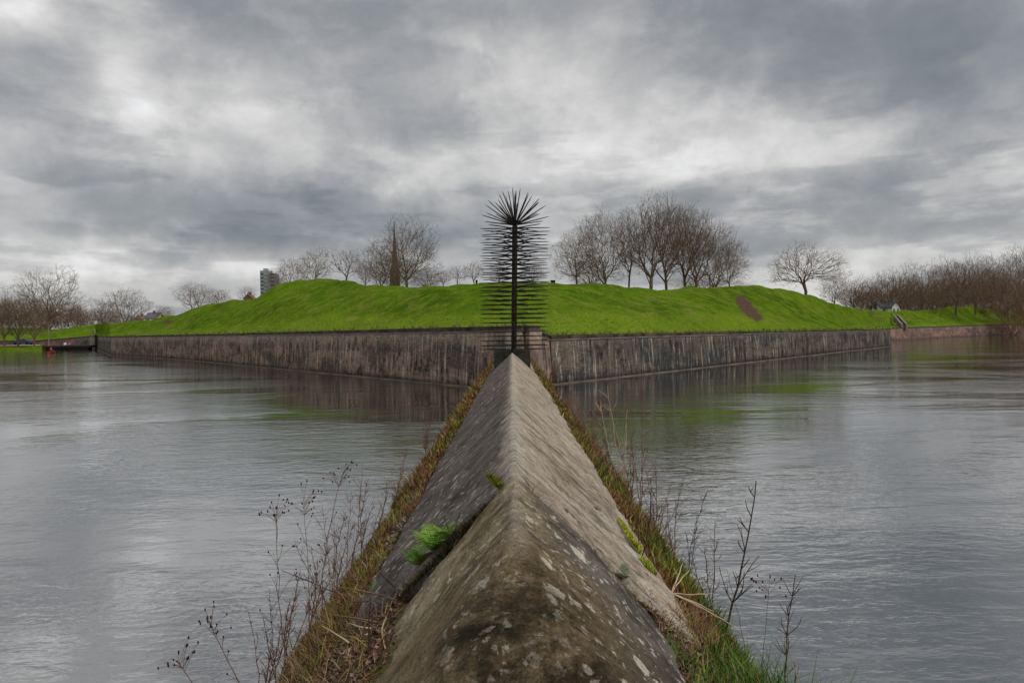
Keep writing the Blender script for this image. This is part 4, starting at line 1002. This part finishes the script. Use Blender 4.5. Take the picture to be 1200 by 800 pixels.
def prisms(name, A, B, ra, rb, sides, mat):
    n = len(A); d = B - A; d /= (np.linalg.norm(d, axis=1)[:, None] + 1e-9)
    ref = np.where(np.abs(d[:, 2:3]) < 0.9, np.array([[0, 0, 1.0]]), np.array([[1.0, 0, 0]]))
    u = np.cross(d, ref); u /= np.linalg.norm(u, axis=1)[:, None]; v = np.cross(d, u)
    ang = np.arange(sides) * 2 * np.pi / sides
    ring = u[:, None, :] * np.cos(ang)[None, :, None] + v[:, None, :] * np.sin(ang)[None, :, None]
    V = np.concatenate([A[:, None, :] + ring * ra[:, None, None], (B + d * rb[:, None] * 0.3)[:, None, :] + ring * rb[:, None, None]], 1).reshape(-1, 3)
    base = (np.arange(n) * 2 * sides)[:, None]; k = np.arange(sides)[None, :]; k2 = (k + 1) % sides
    Fq = np.stack([base + k, base + k2, base + sides + k2, base + sides + k], 2).reshape(-1, 4)
    me = bpy.data.meshes.new(name); me.vertices.add(len(V)); me.vertices.foreach_set('co', V.astype(np.float32).ravel())
    me.loops.add(Fq.size); me.loops.foreach_set('vertex_index', Fq.astype(np.int32).ravel())
    me.polygons.add(len(Fq)); me.polygons.foreach_set('loop_start', (np.arange(len(Fq)) * 4).astype(np.int32))
    me.polygons.foreach_set('use_smooth', [True] * len(Fq))
    me.update(calc_edges=True); me.materials.append(mat); return me
PROTO = {}
def proto(key, twmat=M_twig, **kw):
    th, thin = grow(**kw)
    PROTO[key] = (prisms('trunk', *th, 6, M_bark), prisms('crown', *thin, 3, twmat))
# every prototype is 10 m tall
proto('round', seed=1, N=1500, trunk_h=1.4, crown_c=(0, 0, 5.3), crown_r=(5.2, 5.2, 5.0), bf=0.40, ang=0.8, flat_bottom=-0.8, twigs=3, r_leaf=0.0100)
proto('round2', seed=2, N=1400, trunk_h=1.1, crown_c=(0, 0, 5.2), crown_r=(5.0, 5.0, 5.1), bf=0.46, ang=0.8, flat_bottom=-0.85, twigs=3, r_leaf=0.0100)
proto('tall', seed=3, N=1300, trunk_h=1.6, crown_c=(0, 0, 5.7), crown_r=(4.4, 4.4, 4.9), bf=0.5, ang=0.9, flat_bottom=-0.85, twigs=2, r_leaf=0.0105)
proto('tall2', seed=4, N=1150, trunk_h=2.0, crown_c=(0.3, 0, 5.9), crown_r=(4.2, 4.2, 4.7), bf=0.55, ang=0.9, flat_bottom=-0.85, twigs=2, r_leaf=0.0105)
proto('spread', seed=5, N=1500, trunk_h=1.5, crown_c=(0, 0, 5.6), crown_r=(6.8, 6.8, 5.2), bf=0.42, ang=0.7, flat_bottom=-0.6, r_leaf=0.012, twigs=2)
proto('open', seed=6, N=420, trunk_h=2.4, crown_c=(0, 0, 6.0), crown_r=(4.0, 4.0, 4.4), bf=0.5, ang=0.8, flat_bottom=-0.7, r_leaf=0.016, twigs=2)
proto('brush', M_twig_red, seed=7, N=1100, trunk_h=0.8, crown_c=(0, 0, 4.9), crown_r=(6.0, 6.0, 5.8), bf=0.6, ang=0.8, flat_bottom=-0.95, stems=5, r_leaf=0.013, twigs=3, twl=(0.5, 1.2))
proto('brush2', M_twig, seed=8, N=1000, trunk_h=0.9, crown_c=(0, 0, 5.0), crown_r=(5.2, 5.2, 5.7), bf=0.6, ang=0.8, flat_bottom=-0.95, stems=4, r_leaf=0.013, twigs=3, twl=(0.5, 1.2))

def tree(kind, px, base_y, top_y, width_px, D, label, group=None, name='bare_tree', cat='tree', rot=None, sink=0.15):
    base = at(px, base_y, D); top = at(px, top_y, D); h = top.z - base.z
    wd = width_px / F * D
    k = {'spread': 11.6, 'brush': 10.5, 'brush2': 9.0, 'round': 8.8, 'round2': 8.6, 'tall': 7.2, 'tall2': 6.8, 'open': 7.0}[kind]
    root = empty(name, (base.x, base.y, base.z - sink), random.uniform(0, 6.28) if rot is None else rot)
    root.scale = (wd / k, wd / k, (h + sink) / 10.0); tag(root, label, cat, group)
    for nm, me in zip(('trunk', 'crown'), PROTO[kind]):
        o = bpy.data.objects.new(nm, me); COL.objects.link(o); o.parent = root
    return root
G1 = 'trees standing on the rampart right of the spiked post'
# right group on the rampart
tree('round2', 709, 336, 243, 76, 78, 'bare tree with low dark side limb, first full crown right of the spiked post', G1)
tree('round', 676, 334, 268, 62, 84, 'smaller bare tree at the left end of the rampart group', G1)
tree('open', 737, 341, 250, 50, 82, 'slim pale tree between the low-limbed tree and the tall central ones', G1)
tree('tall', 763, 344, 227, 84, 76, 'tallest bare tree of the rampart group with thick forked trunk', G1)
tree('tall2', 781, 344, 229, 72, 79, 'tall tree with pale leaning trunk right of the tallest one', G1)
tree('tall', 803, 343, 234, 66, 82, 'tall bare tree in the middle right of the rampart group', G1)
tree('tall2', 816, 342, 247, 66, 80, 'bare tree with straight slim trunk, third from the right of the group', G1)
tree('round2', 838, 341, 262, 62, 83, 'bare tree second from the right end of the rampart group', G1)
tree('round', 855, 339, 283, 44, 88, 'lowest tree closing the right end of the rampart group', G1)
tree('brush2', 692, 336, 300, 60, 95, 'low brown thicket under the left trees of the rampart group', None, 'thicket', 'thicket')
tree('brush2', 826, 341, 322, 90, 98, 'low brown thicket under the right trees of the rampart group', None, 'thicket', 'thicket')
# right of it
tree('spread', 944, 350, 288, 96, 100, 'broad spreading bare tree alone right of the rampart group')
tree('round', 978, 360, 318, 36, 125, 'small bare tree tucked under the right side of the spreading tree')
G2 = 'trees of the wood on the far right'
rights = [('tall', 1002, 368, 322, 36, 170, 'leftmost tree of the far wood, beside the spreading tree'), ('round', 1022, 368, 324, 34, 185, 'low tree behind the white house gable'),
          ('tall2', 1048, 372, 313, 50, 165, 'tree rising directly over the white house'), ('round2', 1086, 372, 305, 60, 170, 'round crowned tree right of the white house'),
          ('tall', 1064, 368, 318, 40, 210, 'thin tree between the house tree and the round crown'), ('tall', 1120, 368, 297, 54, 175, 'tall tree over the middle of the far wood'),
          ('tall2', 1143, 366, 298, 46, 185, 'slender tree right of the middle of the far wood'), ('round', 1107, 366, 312, 40, 215, 'lower tree behind the middle of the far wood'),
          ('round2', 1182, 368, 292, 70, 165, 'big tree above the overhanging bush at the right edge'), ('tall', 1162, 366, 305, 40, 205, 'thin tree left of the big right edge tree'),
          ('tall2', 1206, 366, 290, 60, 175, 'tree cut by the right edge of the picture'), ('round', 1245, 368, 295, 70, 180, 'tree just past the right picture edge')]
for a in rights: tree(*a, group=G2)
G3 = 'brown thickets at the foot of the far wood'
spots_ = ['behind the sloping end of the bastion', 'left of the white house', 'right behind the white house', 'under the round crowned tree',
          'between the round tree and the middle trees', 'under the tallest tree of the wood', 'in the gap left of the big edge tree', 'under the big right edge tree', 'cut by the right edge of the picture']
for i, (px, ty, wd) in enumerate([(1005, 338, 50), (1028, 340, 44), (1060, 334, 56), (1082, 338, 50), (1100, 336, 50), (1122, 330, 60), (1150, 332, 54), (1178, 326, 60), (1204, 330, 60)]):
    tree('brush' if i % 2 == 0 else 'brush2', px, 369, ty, wd, 195 + (i % 3) * 12, 'brown thicket ' + spots_[i], G3, 'thicket', 'thicket')
for i, (px, ty, wd) in enumerate([(1015, 332, 60), (1045, 326, 60), (1075, 328, 60), (1110, 322, 60), (1140, 320, 60), (1170, 316, 60), (1200, 318, 60)]):
    tree('brush2' if i % 2 == 0 else 'brush', px, 372, ty, wd, 245 + (i % 3) * 10, ['far wood undergrowth behind the leftmost wood trees', 'far wood undergrowth above the white house roof', 'far wood undergrowth just right of the house tree',
         'far wood undergrowth behind the middle trees', 'far wood undergrowth behind the slender tree', 'far wood undergrowth behind the thin tree', 'far wood undergrowth at the right picture edge'][i], G3, 'thicket', 'thicket')
# bush over the water at the right edge
tree('brush', 1186, 394, 348, 54, 176, 'brown bush hanging over the water at the right end of the far wall', None, 'waterside_bush', 'bush')
tree('brush2', 1215, 393, 338, 60, 180, 'brown bush over the water cut by the right edge', None, 'waterside_bush', 'bush')
tree('brush', 1140, 372, 362, 40, 196, 'low bramble patch on the far right grass bank', None, 'waterside_bush', 'bush')
# left of the post
tree('round', 477, 340, 257, 84, 72, 'large round bare tree on the rampart left of the spiked post')
tree('round2', 447, 338, 283, 50, 84, 'smaller bare tree overlapping the church spire, left of the large round tree')
tree('brush2', 462, 338, 300, 64, 90, 'brown thicket at the foot of the large round tree', None, 'thicket', 'thicket')
tree('brush2', 500, 338, 312, 44, 92, 'brown thicket right of the large round tree trunk', None, 'thicket', 'thicket')
G4 = 'trees peeking over the left rampart'
lefts = [('open', 405, 335, 291, 46, 105, 'thin open tree just right of the grass mound top'), ('tall2', 428, 337, 305, 24, 120, 'faint small tree right of the thin open tree'),
         ('round', 370, 336, 291, 40, 110, 'bare tree behind the top of the grass mound'), ('round2', 343, 345, 300, 40, 118, 'bare tree on the left shoulder of the grass mound'),
         ('round', 324, 352, 312, 26, 130, 'small bare tree beside the grey tower block'), ('open', 290, 358, 334, 24, 190, 'small tree by the brick chimney'),
         ('round', 256, 362, 337, 28, 165, 'bushy small tree right of the pair on the slope'), ('round2', 229, 366, 330, 40, 150, 'bare tree at the foot of the left slope skyline'),
         ('round', 192, 376, 358, 24, 260, 'tiny round tree beside the distant house'), ('open', 536, 336, 310, 26, 150, 'faint tree nearest left of the spikes'),
         ('open', 556, 336, 305, 30, 140, 'faint open tree seen through the spikes on the left'), ('open', 520, 338, 316, 20, 160, 'faint tree just right of the large round tree'),
         ('open', 585, 335, 308, 30, 140, 'faint tree seen through the middle of the spikes'), ('open', 625, 335, 308, 30, 140, 'faint tree seen through the right of the spikes'),
         ('round2', 148, 386, 336, 50, 210, 'round tree left of the distant house'), ('round', 120, 386, 350, 30, 230, 'small tree left of the round tree beyond the moat'),]
for a in lefts: tree(*a, group=G4)
G5 = 'trees on the far left bank'
for a in [('round', 57, 396, 313, 78, 185, 'largest tree of the left bank'), ('tall', 5, 404, 343, 46, 150, 'leftmost trunk on the left bank'), ('tall2', 21, 404, 346, 40, 152, 'second trunk from the left on the left bank'),
          ('tall2', 40, 403, 350, 36, 151, 'dark trunked tree nearest the landing stage'), ('round2', -25, 402, 330, 70, 160, 'tree just outside the left edge'), ('tall', 92, 392, 352, 26, 240, 'thin tree right of the largest left bank tree')]:
    tree(*a, group=G5)
for i, (px, ty, wd, D) in enumerate([(56, 362, 50, 215), (-5, 352, 50, 230), (25, 346, 50, 240), (50, 348, 44, 225), (72, 352, 40, 215), (88, 358, 34, 225), (104, 362, 34, 235), (122, 360, 34, 245), (140, 364, 34, 235), (158, 368, 26, 240)]):
    tree('brush' if i % 2 else 'brush2', px, 390, ty, wd, D, 'brown thicket ' + ['straight behind the lamp post', 'behind the leftmost trunk', 'behind the second trunk', 'behind the dark trunked tree', 'under the largest left bank tree', 'right of the largest left bank tree',
        'above the small green rampart', 'left of the round tree', 'at the foot of the round tree', 'between round tree and distant house'][i], 'brown thickets of the far left', 'thicket', 'thicket')

# ------------------------------------------------------------------ buildings far away
M_white = simple('white render', (0.62, 0.60, 0.56), 0.8, 0.1, 1)
M_roof = simple('dark slate roof', (0.10, 0.095, 0.10), 0.8, 0.25, 1)
M_brick = simple('red brick', (0.22, 0.11, 0.08), 0.9, 0.2, 2)
M_glass = simple('window glass', (0.03, 0.035, 0.04), 0.15, 0.1, 1)
M_grey = simple('grey cladding', (0.23, 0.25, 0.28), 0.7, 0.1, 0.3)
M_grey2 = simple('pale balcony bands', (0.30, 0.31, 0.33), 0.7, 0.1, 0.3)
M_slate = simple('spire slate', (0.075, 0.065, 0.060), 0.8, 0.3, 0.4)
M_conc = simple('weathered concrete', (0.17, 0.155, 0.135), 0.85, 0.3, 1.5)
M_black = simple('dark timber', (0.018, 0.015, 0.013), 0.8, 0.3, 2)

def house(px, base_y, eave_y, ridge_y, wpx, D, label, wall, roof, gable_front=True, rz=0.0, wins=True):
    b0 = at(px, base_y, D); s = D / F; hw = wpx * s / 2; he = (base_y - eave_y) * s; hr = (base_y - ridge_y) * s; dp = hw * 2.2
    root = empty('house', (b0.x, b0.y, b0.z), rz); tag(root, label, 'house')
    m_ = MB(); m_.box(-hw, 0, -1.5, hw, dp, he)
    if gable_front: m_.add([(-hw, 0, he), (hw, 0, he), (0, 0, hr - 0.08), (-hw, dp, he), (hw, dp, he), (0, dp, hr - 0.08)], [(0, 1, 2), (3, 5, 4)])
    else: m_.add([(-hw, 0, he), (-hw, dp, he), (-hw, dp/2, hr - 0.08), (hw, 0, he), (hw, dp, he), (hw, dp/2, hr - 0.08)], [(0, 2, 1), (3, 4, 5)])
    m_.build('wall', wall, root)
    r_ = MB(); t_ = 0.25; o_ = 0.3
    if gable_front:
        for sg in (-1, 1):
            r_.add([(sg*(hw+o_), -o_, he - 0.15), (sg*(hw+o_), dp+o_, he - 0.15), (0, dp+o_, hr), (0, -o_, hr), (sg*(hw+o_), -o_, he - 0.15 + t_), (sg*(hw+o_), dp+o_, he - 0.15 + t_), (0, dp+o_, hr + t_), (0, -o_, hr + t_)],
                   [(0,1,2,3), (4,7,6,5), (0,3,7,4), (1,5,6,2), (0,4,5,1)])
    else:
        for y0, y1 in ((-o_, dp/2), (dp+o_, dp/2)):
            r_.add([(-hw-o_, y0, he - 0.15), (hw+o_, y0, he - 0.15), (hw+o_, y1, hr), (-hw-o_, y1, hr), (-hw-o_, y0, he - 0.15 + t_), (hw+o_, y0, he - 0.15 + t_), (hw+o_, y1, hr + t_), (-hw-o_, y1, hr + t_)],
                   [(0,1,2,3), (4,7,6,5), (0,3,7,4), (1,5,6,2), (0,4,5,1)])
    rf = r_.build('roof', roof, root)
    c = MB(); c.box(-0.4, dp*0.5 - 0.4, hr - 0.4, 0.4, dp*0.5 + 0.4, hr + 1.0); c.build('chimney', M_roof, rf)
    if wins:
        for x in (-hw * 0.5, hw * 0.5):
            w_ = MB(); w_.box(x - hw*0.16, -0.06, he * 0.35, x + hw*0.16, -0.003, he * 0.8); w_.build('window', M_glass, root)
    return root
house(1050, 369, 360, 353.5, 9, 161, 'white gabled house among the trees on the far right', M_white, M_roof)
house(1039, 369, 360, 355.5, 13, 166, 'dark roofed house joined left of the white gable', M_white, M_roof, gable_front=False)
house(1026, 368, 361, 358.5, 4, 168, 'tiny white outbuilding left of the dark roofed house', M_white, M_roof, gable_front=False, wins=False)
house(177, 379, 373, 366.5, 14, 300, 'grey roofed house on the far left skyline', M_white, M_roof, gable_front=False)
house(164, 380, 374, 370, 9, 310, 'small white house left of the grey roofed house', M_white, M_brick, gable_front=False, wins=False)
house(291, 362, 350, 345, 10, 260, 'red brick house top behind the left slope', M_brick, M_brick, gable_front=True, wins=False)
# tower block
D = 620; b0 = at(314.5, 392, D); s = D / F; hw = 8.5 * s; ht = (392 - 317) * s
tb = empty('tower_block', b0); tag(tb, 'grey high-rise tower block left of the grass mound', 'tower block')
m_ = MB(); m_.box(-hw, 0, -3, hw * 0.1, 12, ht); m_.box(hw * 0.1 + 0.01, 1.5, -3, hw, 13, ht - 2.5); m_.build('wall', M_grey, tb)
for k in range(16):
    z = 4 + k * (ht - 8) / 15
    m_ = MB(); m_.box(-hw * 0.42, -0.5, z, hw * 0.0, -0.01, z + 1.4); m_.build('balcony', M_grey2, tb)
    m_ = MB(); m_.box(hw * 0.3, 1.44, z, hw * 0.85, 1.49, z + 1.5); m_.build('window', M_glass, tb)
    m_ = MB(); m_.box(-hw * 0.9, -0.05, z, -hw * 0.55, -0.005, z + 1.5); m_.build('window', M_glass, tb)
m_ = MB(); m_.box(-hw * 0.7, 3, ht + 0.01, -hw * 0.2, 8, ht + 2.2); m_.build('roof_housing', M_grey2, tb)
# church
D = 420; b0 = at(464, 392, D); s = D / F
ch = empty('church', b0); tag(ch, 'church tower with slender pointed spire behind the round tree', 'church')
zb = (392 - 318) * s; hw = 5.2 * s
m_ = MB(); m_.box(-hw, -hw, -3, hw, hw, zb); m_.build('tower', M_slate, ch)
zt = (392 - 263) * s; z1 = (392 - 290) * s
V = []; 
for (r_, z) in ((hw * 1.08, zb + 0.01), (hw * 0.62, zb + (z1 - zb) * 0.35), (hw * 0.36, z1), (0.12, zt)):
    for k in range(8): a = math.pi / 8 + k * math.pi / 4; V.append((r_ * 1.08 * math.cos(a), r_ * 1.08 * math.sin(a), z))
Fc = [(j*8 + k, j*8 + (k+1) % 8, (j+1)*8 + (k+1) % 8, (j+1)*8 + k) for j in range(3) for k in range(8)] + [tuple(range(8))[::-1], tuple(24 + k for k in range(8))]
sp_ = mesh_obj('spire', V, Fc, M_slate, ch)
for sg in (-0.45, 0.45):
    m_ = MB(); m_.box(sg*hw - 0.35, -hw - 0.06, zb - 6, sg*hw + 0.35, -hw - 0.003, zb - 2); m_.build('window', M_black, ch)
m_ = MB(); m_.box(-0.08, -0.08, zt, 0.08, 0.08, zt + 2.0); m_.box(-0.5, -0.07, zt + 1.2, 0.5, 0.07, zt + 1.36); m_.build('cross', M_black, sp_)

# ------------------------------------------------------------------ stepped ramps in the banks
def ramp(px0, y0, px1, y1, D, label, wpx=9):
    a = at(px0, y0, D + 4); c = at(px1, y1, D)
    root = empty('stone_steps', c); tag(root, label, 'steps'); d = a - c; L = Vector((d.x, d.y)).length; hd_ = Vector((d.x, d.y)).normalized(); nr_ = Vector((-hd_.y, hd_.x)); wd = wpx / F * D / 2
    m_ = MB(); n_ = 10
    for i in range(n_):
        f0, f1 = i / n_, (i + 1) / n_; z = d.z * f1; q0 = hd_ * L * f0; q1 = hd_ * L * f1
        m_.add([(*(q0 - nr_*wd), z - 1.2), (*(q1 - nr_*wd), z - 1.2), (*(q1 + nr_*wd), z - 1.2), (*(q0 + nr_*wd), z - 1.2), (*(q0 - nr_*wd), z), (*(q1 - nr_*wd), z), (*(q1 + nr_*wd), z), (*(q0 + nr_*wd), z)],
               [(0,3,2,1),(4,5,6,7),(0,1,5,4),(1,2,6,5),(2,3,7,6),(3,0,4,7)])
    m_.build('treads', M_coping, root)
    for sg in (-1, 1):
        k = MB(); o1 = nr_ * (wd + 0.01) * sg; o2 = nr_ * (wd + 0.30) * sg
        k.add([(*(o1), -1), (*(hd_*L + o1), d.z - 1), (*(hd_*L + o2), d.z - 1), (*o2, -1), (*o1, 0.2), (*(hd_*L + o1), d.z + 0.2), (*(hd_*L + o2), d.z + 0.2), (*o2, 0.2)],
              [(0,3,2,1),(4,5,6,7),(0,1,5,4),(1,2,6,5),(2,3,7,6),(3,0,4,7)])
        k.build('cheek_wall', M_conc, root)
ramp(1050, 370, 1060, 381, 134, 'grey stone steps climbing the right bank beyond the bastion', 3)
ramp(118, 386.5, 119, 393.5, 161, 'pale cheeked stone steps in the left bank above the landing stage', 11)

# ------------------------------------------------------------------ landing stage, lamp post, people, boat, car
D = 148
c0 = at(49, 404, D); c1 = at(106, 403.6, D + 2); zt = 0.95
ls = empty('landing_stage', (c0.x, c0.y, 0)); tag(ls, 'dark timber landing stage on piers at the far left', 'jetty')
v = Vector((c1.x - c0.x, c1.y - c0.y)); L = v.length; ang = math.atan2(v.y, v.x); ls.rotation_euler = (0, 0, ang)
m_ = MB(); m_.box(0, 0, zt - 0.4, L, 3.0, zt); m_.build('deck', M_black, ls)
for i in range(6):
    x0 = 0.6 + i * (L - 2.8) / 5
    m_ = MB(); m_.box(x0, 0.3, -1.5, x0 + 1.6, 2.6, zt - 0.402); m_.build('pier', M_black, ls)
# lamp post
b0 = at(57, 403, 158); b0.z = 1.05
lpst = empty('lamp_post', b0); tag(lpst, 'pale lamp post beside the landing stage', 'lamp post')
hp = (403 - 377.5) / F * 158
m_ = MB(); m_.tube([(0, 0, -0.1), (0, 0, hp * 0.5), (0, 0, hp)], [0.16, 0.13, 0.10], 8); m_.build('pole', M_conc, lpst)
m_ = MB(); m_.box(-0.75, -0.12, hp + 0.003, 0.15, 0.12, hp + 0.18); m_.build('lamp_head', M_conc, lpst)
# pillar at wall joint
pl_ = at(109.5, 400, 154); m_ = MB(); m_.box(-0.55, -0.5, -1.2, 0.55, 0.5, 3.1); m_.box(-0.7, -0.65, 3.101, 0.7, 0.65, 3.35)
o = m_.build('stone_pillar', M_conc); o.location = (pl_.x, pl_.y, 0); tag(o, 'pale weathered stone pillar at the right end of the landing stage', 'pillar')
# posts on the crest
def post(px, py, D, w_, h, mat, label):
    p = at(px, py, D); m_ = MB(); m_.box(-w_/2, -w_/2, -0.6, w_/2, w_/2, h); m_.box(-w_*0.62, -w_*0.62, h + 0.001, w_*0.62, w_*0.62, h + h * 0.2)
    o = m_.build('marker_post', mat); o.location = p; tag(o, label, 'post')
post(648, 333, 53, 0.32, 0.25, M_black, 'squat dark box on the rampart crest right of the spikes')
post(558.5, 334, 50, 0.14, 0.30, M_black, 'small dark post on the rampart crest left of the spikes')
post(497, 339, 66, 0.22, 0.40, M_conc, 'pale stub post on the crest right of the round tree')
post(112, 381, 178, 0.35, 0.9, M_white, 'white post on the small green rampart at far left')
post(152, 379.5, 116, 0.3, 0.5, M_conc, 'short pale post on the left slope skyline')

M_skin = simple('skin', (0.45, 0.27, 0.20), 0.6, 0.05); M_hair = simple('dark hair', (0.02, 0.015, 0.012), 0.8, 0.1)
def person(loc, rz, label, shirt, trousers, seated=True):
    root = empty('person', loc, rz); tag(root, label, 'person')
    hip = Vector((0, 0, 0.10 if seated else 0.9)); J = {}
    V = [hip, hip + Vector((0, 0.0, 0.25)), hip + Vector((0, 0.02, 0.48)), hip + Vector((0, 0.0, 0.60)), hip + Vector((0, -0.02, 0.72))]
    rad = [0.15, 0.13, 0.15, 0.055, 0.10]; E = [(0, 1), (1, 2), (2, 3), (3, 4)]
    for sg in (-1, 1):
        b_ = len(V); V += [hip + Vector((sg*0.20, 0.0, 0.46)), hip + Vector((sg*0.27, -0.08, 0.22)), hip + Vector((sg*0.16, -0.32, 0.14)), hip + Vector((sg*0.14, -0.40, 0.13))]
        rad += [0.06, 0.045, 0.035, 0.04]; E += [(2, b_), (b_, b_+1), (b_+1, b_+2), (b_+2, b_+3)]
        b_ = len(V)
        if seated: V += [hip + Vector((sg*0.10, -0.02, -0.01)), hip + Vector((sg*0.12, -0.44, 0.04)), hip + Vector((sg*0.12, -0.50, -0.40)), hip + Vector((sg*0.12, -0.64, -0.44))]
        else: V += [hip + Vector((sg*0.10, 0, -0.06)), hip + Vector((sg*0.11, -0.02, -0.45)), hip + Vector((sg*0.12, 0.02, -0.84)), hip + Vector((sg*0.12, -0.13, -0.87))]
        rad += [0.09, 0.065, 0.045, 0.04]; E += [(0, b_), (b_, b_+1), (b_+1, b_+2), (b_+2, b_+3)]
    me = bpy.data.meshes.new('body'); me.from_pydata([tuple(v) for v in V], E, []); me.materials.append(shirt); me.materials.append(trousers); me.materials.append(M_skin)
    o = bpy.data.objects.new('body', me); COL.objects.link(o); o.parent = root
    md = o.modifiers.new('skin', 'SKIN'); o.modifiers.new('sub', 'SUBSURF').levels = 1
    for i, r_ in enumerate(rad): me.skin_vertices[0].data[i].radius = (r_, r_); 
    me.skin_vertices[0].data[0].use_root = True
    dg = bpy.context.evaluated_depsgraph_get(); ev = o.evaluated_get(dg); nm = bpy.data.meshes.new_from_object(ev); o.modifiers.clear(); o.data = nm
    for p in nm.polygons:
        z = p.center.z - hip.z; p.material_index = 2 if (z > 0.60 or (p.center.y < -0.36 and z > 0.08)) else (1 if z < 0.05 else 0); p.use_smooth = True
    m_ = MB(); m_.blob(hip + Vector((0, 0.02, 0.79)), (0.105, 0.115, 0.09), 2, 2); m_.build('hair', M_hair, root, True)
    return root
M_red = simple('red fabric', (0.26, 0.030, 0.022), 0.7, 0.1); M_pink = simple('pink fabric', (0.35, 0.13, 0.11), 0.7, 0.1)
M_wht = simple('white fabric', (0.6, 0.58, 0.55), 0.7, 0.1); M_navy = simple('navy fabric', (0.03, 0.035, 0.06), 0.7, 0.1)
q = at(73.5, 401, D); person((q.x, q.y + 0.8, zt), 0.1, 'dark haired person in a white top sitting on the landing stage', M_wht, M_navy)
q = at(78.5, 401, D); person((q.x, q.y + 0.8, zt), -0.1, 'person in a pink jacket sitting on the landing stage', M_pink, M_navy)
# small red boat with rower
q = on_z(60, 413.5, 0)
bt = empty('rowing_boat', (q.x, q.y, 0), R(105)); tag(bt, 'small red boat on the water in front of the landing stage', 'boat')
V = []; secs = [(-1.6, 0.02, 0.34), (-1.3, 0.26, 0.27), (-0.6, 0.40, 0.22), (0.2, 0.42, 0.22), (1.0, 0.34, 0.25), (1.5, 0.18, 0.31), (1.7, 0.02, 0.36)]
for x, hw_, z in secs: V += [(x, -hw_, z), (x, -hw_ * 0.75, 0.02), (x, 0, -0.10), (x, hw_ * 0.75, 0.02), (x, hw_, z), (x, hw_ * 0.85, z - 0.02), (x, 0, 0.02), (x, -hw_ * 0.85, z - 0.02)]
Fc = [(i*8 + k, (i+1)*8 + k, (i+1)*8 + (k+1) % 8, i*8 + (k+1) % 8) for i in range(6) for k in range(8)] + [tuple(range(8))[::-1], tuple(48 + k for k in range(8))]
mesh_obj('hull', V, Fc, M_red, bt)
m_ = MB(); m_.box(-0.1, -0.34, 0.14, 0.2, 0.34, 0.18); m_.build('thwart', M_black, bt)
person((q.x, q.y, 0.19), 1.2, 'person in a red jacket seated in the small red boat', M_red, M_navy)
# dark car behind the left bank
q = at(27, 402, 163.5)
car = empty('parked_car', (q.x, q.y, 1.17), 0.12); tag(car, 'dark blue car parked behind the trunks on the left bank', 'car')
M_paint = simple('dark blue paint', (0.03, 0.03, 0.07), 0.3, 0.05); M_tyre = simple('tyre rubber', (0.02, 0.02, 0.02), 0.9, 0.1)
prof = [(-2.1, 0.32), (-2.1, 0.78), (-1.85, 0.9), (-1.25, 0.95), (-0.65, 1.42), (0.7, 1.45), (1.35, 0.98), (2.0, 0.88), (2.12, 0.6), (2.1, 0.32)]
V = [(x, -0.85, z) for x, z in prof] + [(x, 0.85, z) for x, z in prof]; n_ = len(prof)
mesh_obj('body', V, [tuple(range(n_)), tuple(n_ + i for i in range(n_))[::-1]] + [(i, i + n_, (i+1) % n_ + n_, (i+1) % n_) for i in range(n_)], M_paint, car)
m_ = MB(); m_.add([(-1.1, -0.856, 0.97), (1.2, -0.856, 0.99), (0.65, -0.856, 1.38), (-0.6, -0.856, 1.36)], [(0, 1, 2, 3)]); m_.build('side_window', M_glass, car)
for x in (-1.3, 1.3):
    for y in (-0.78, 0.78):
        m_ = MB(); m_.tube([(x, y - 0.11, 0.32), (x, y + 0.11, 0.32)], 0.32, 14); m_.build('wheel', M_tyre, car)
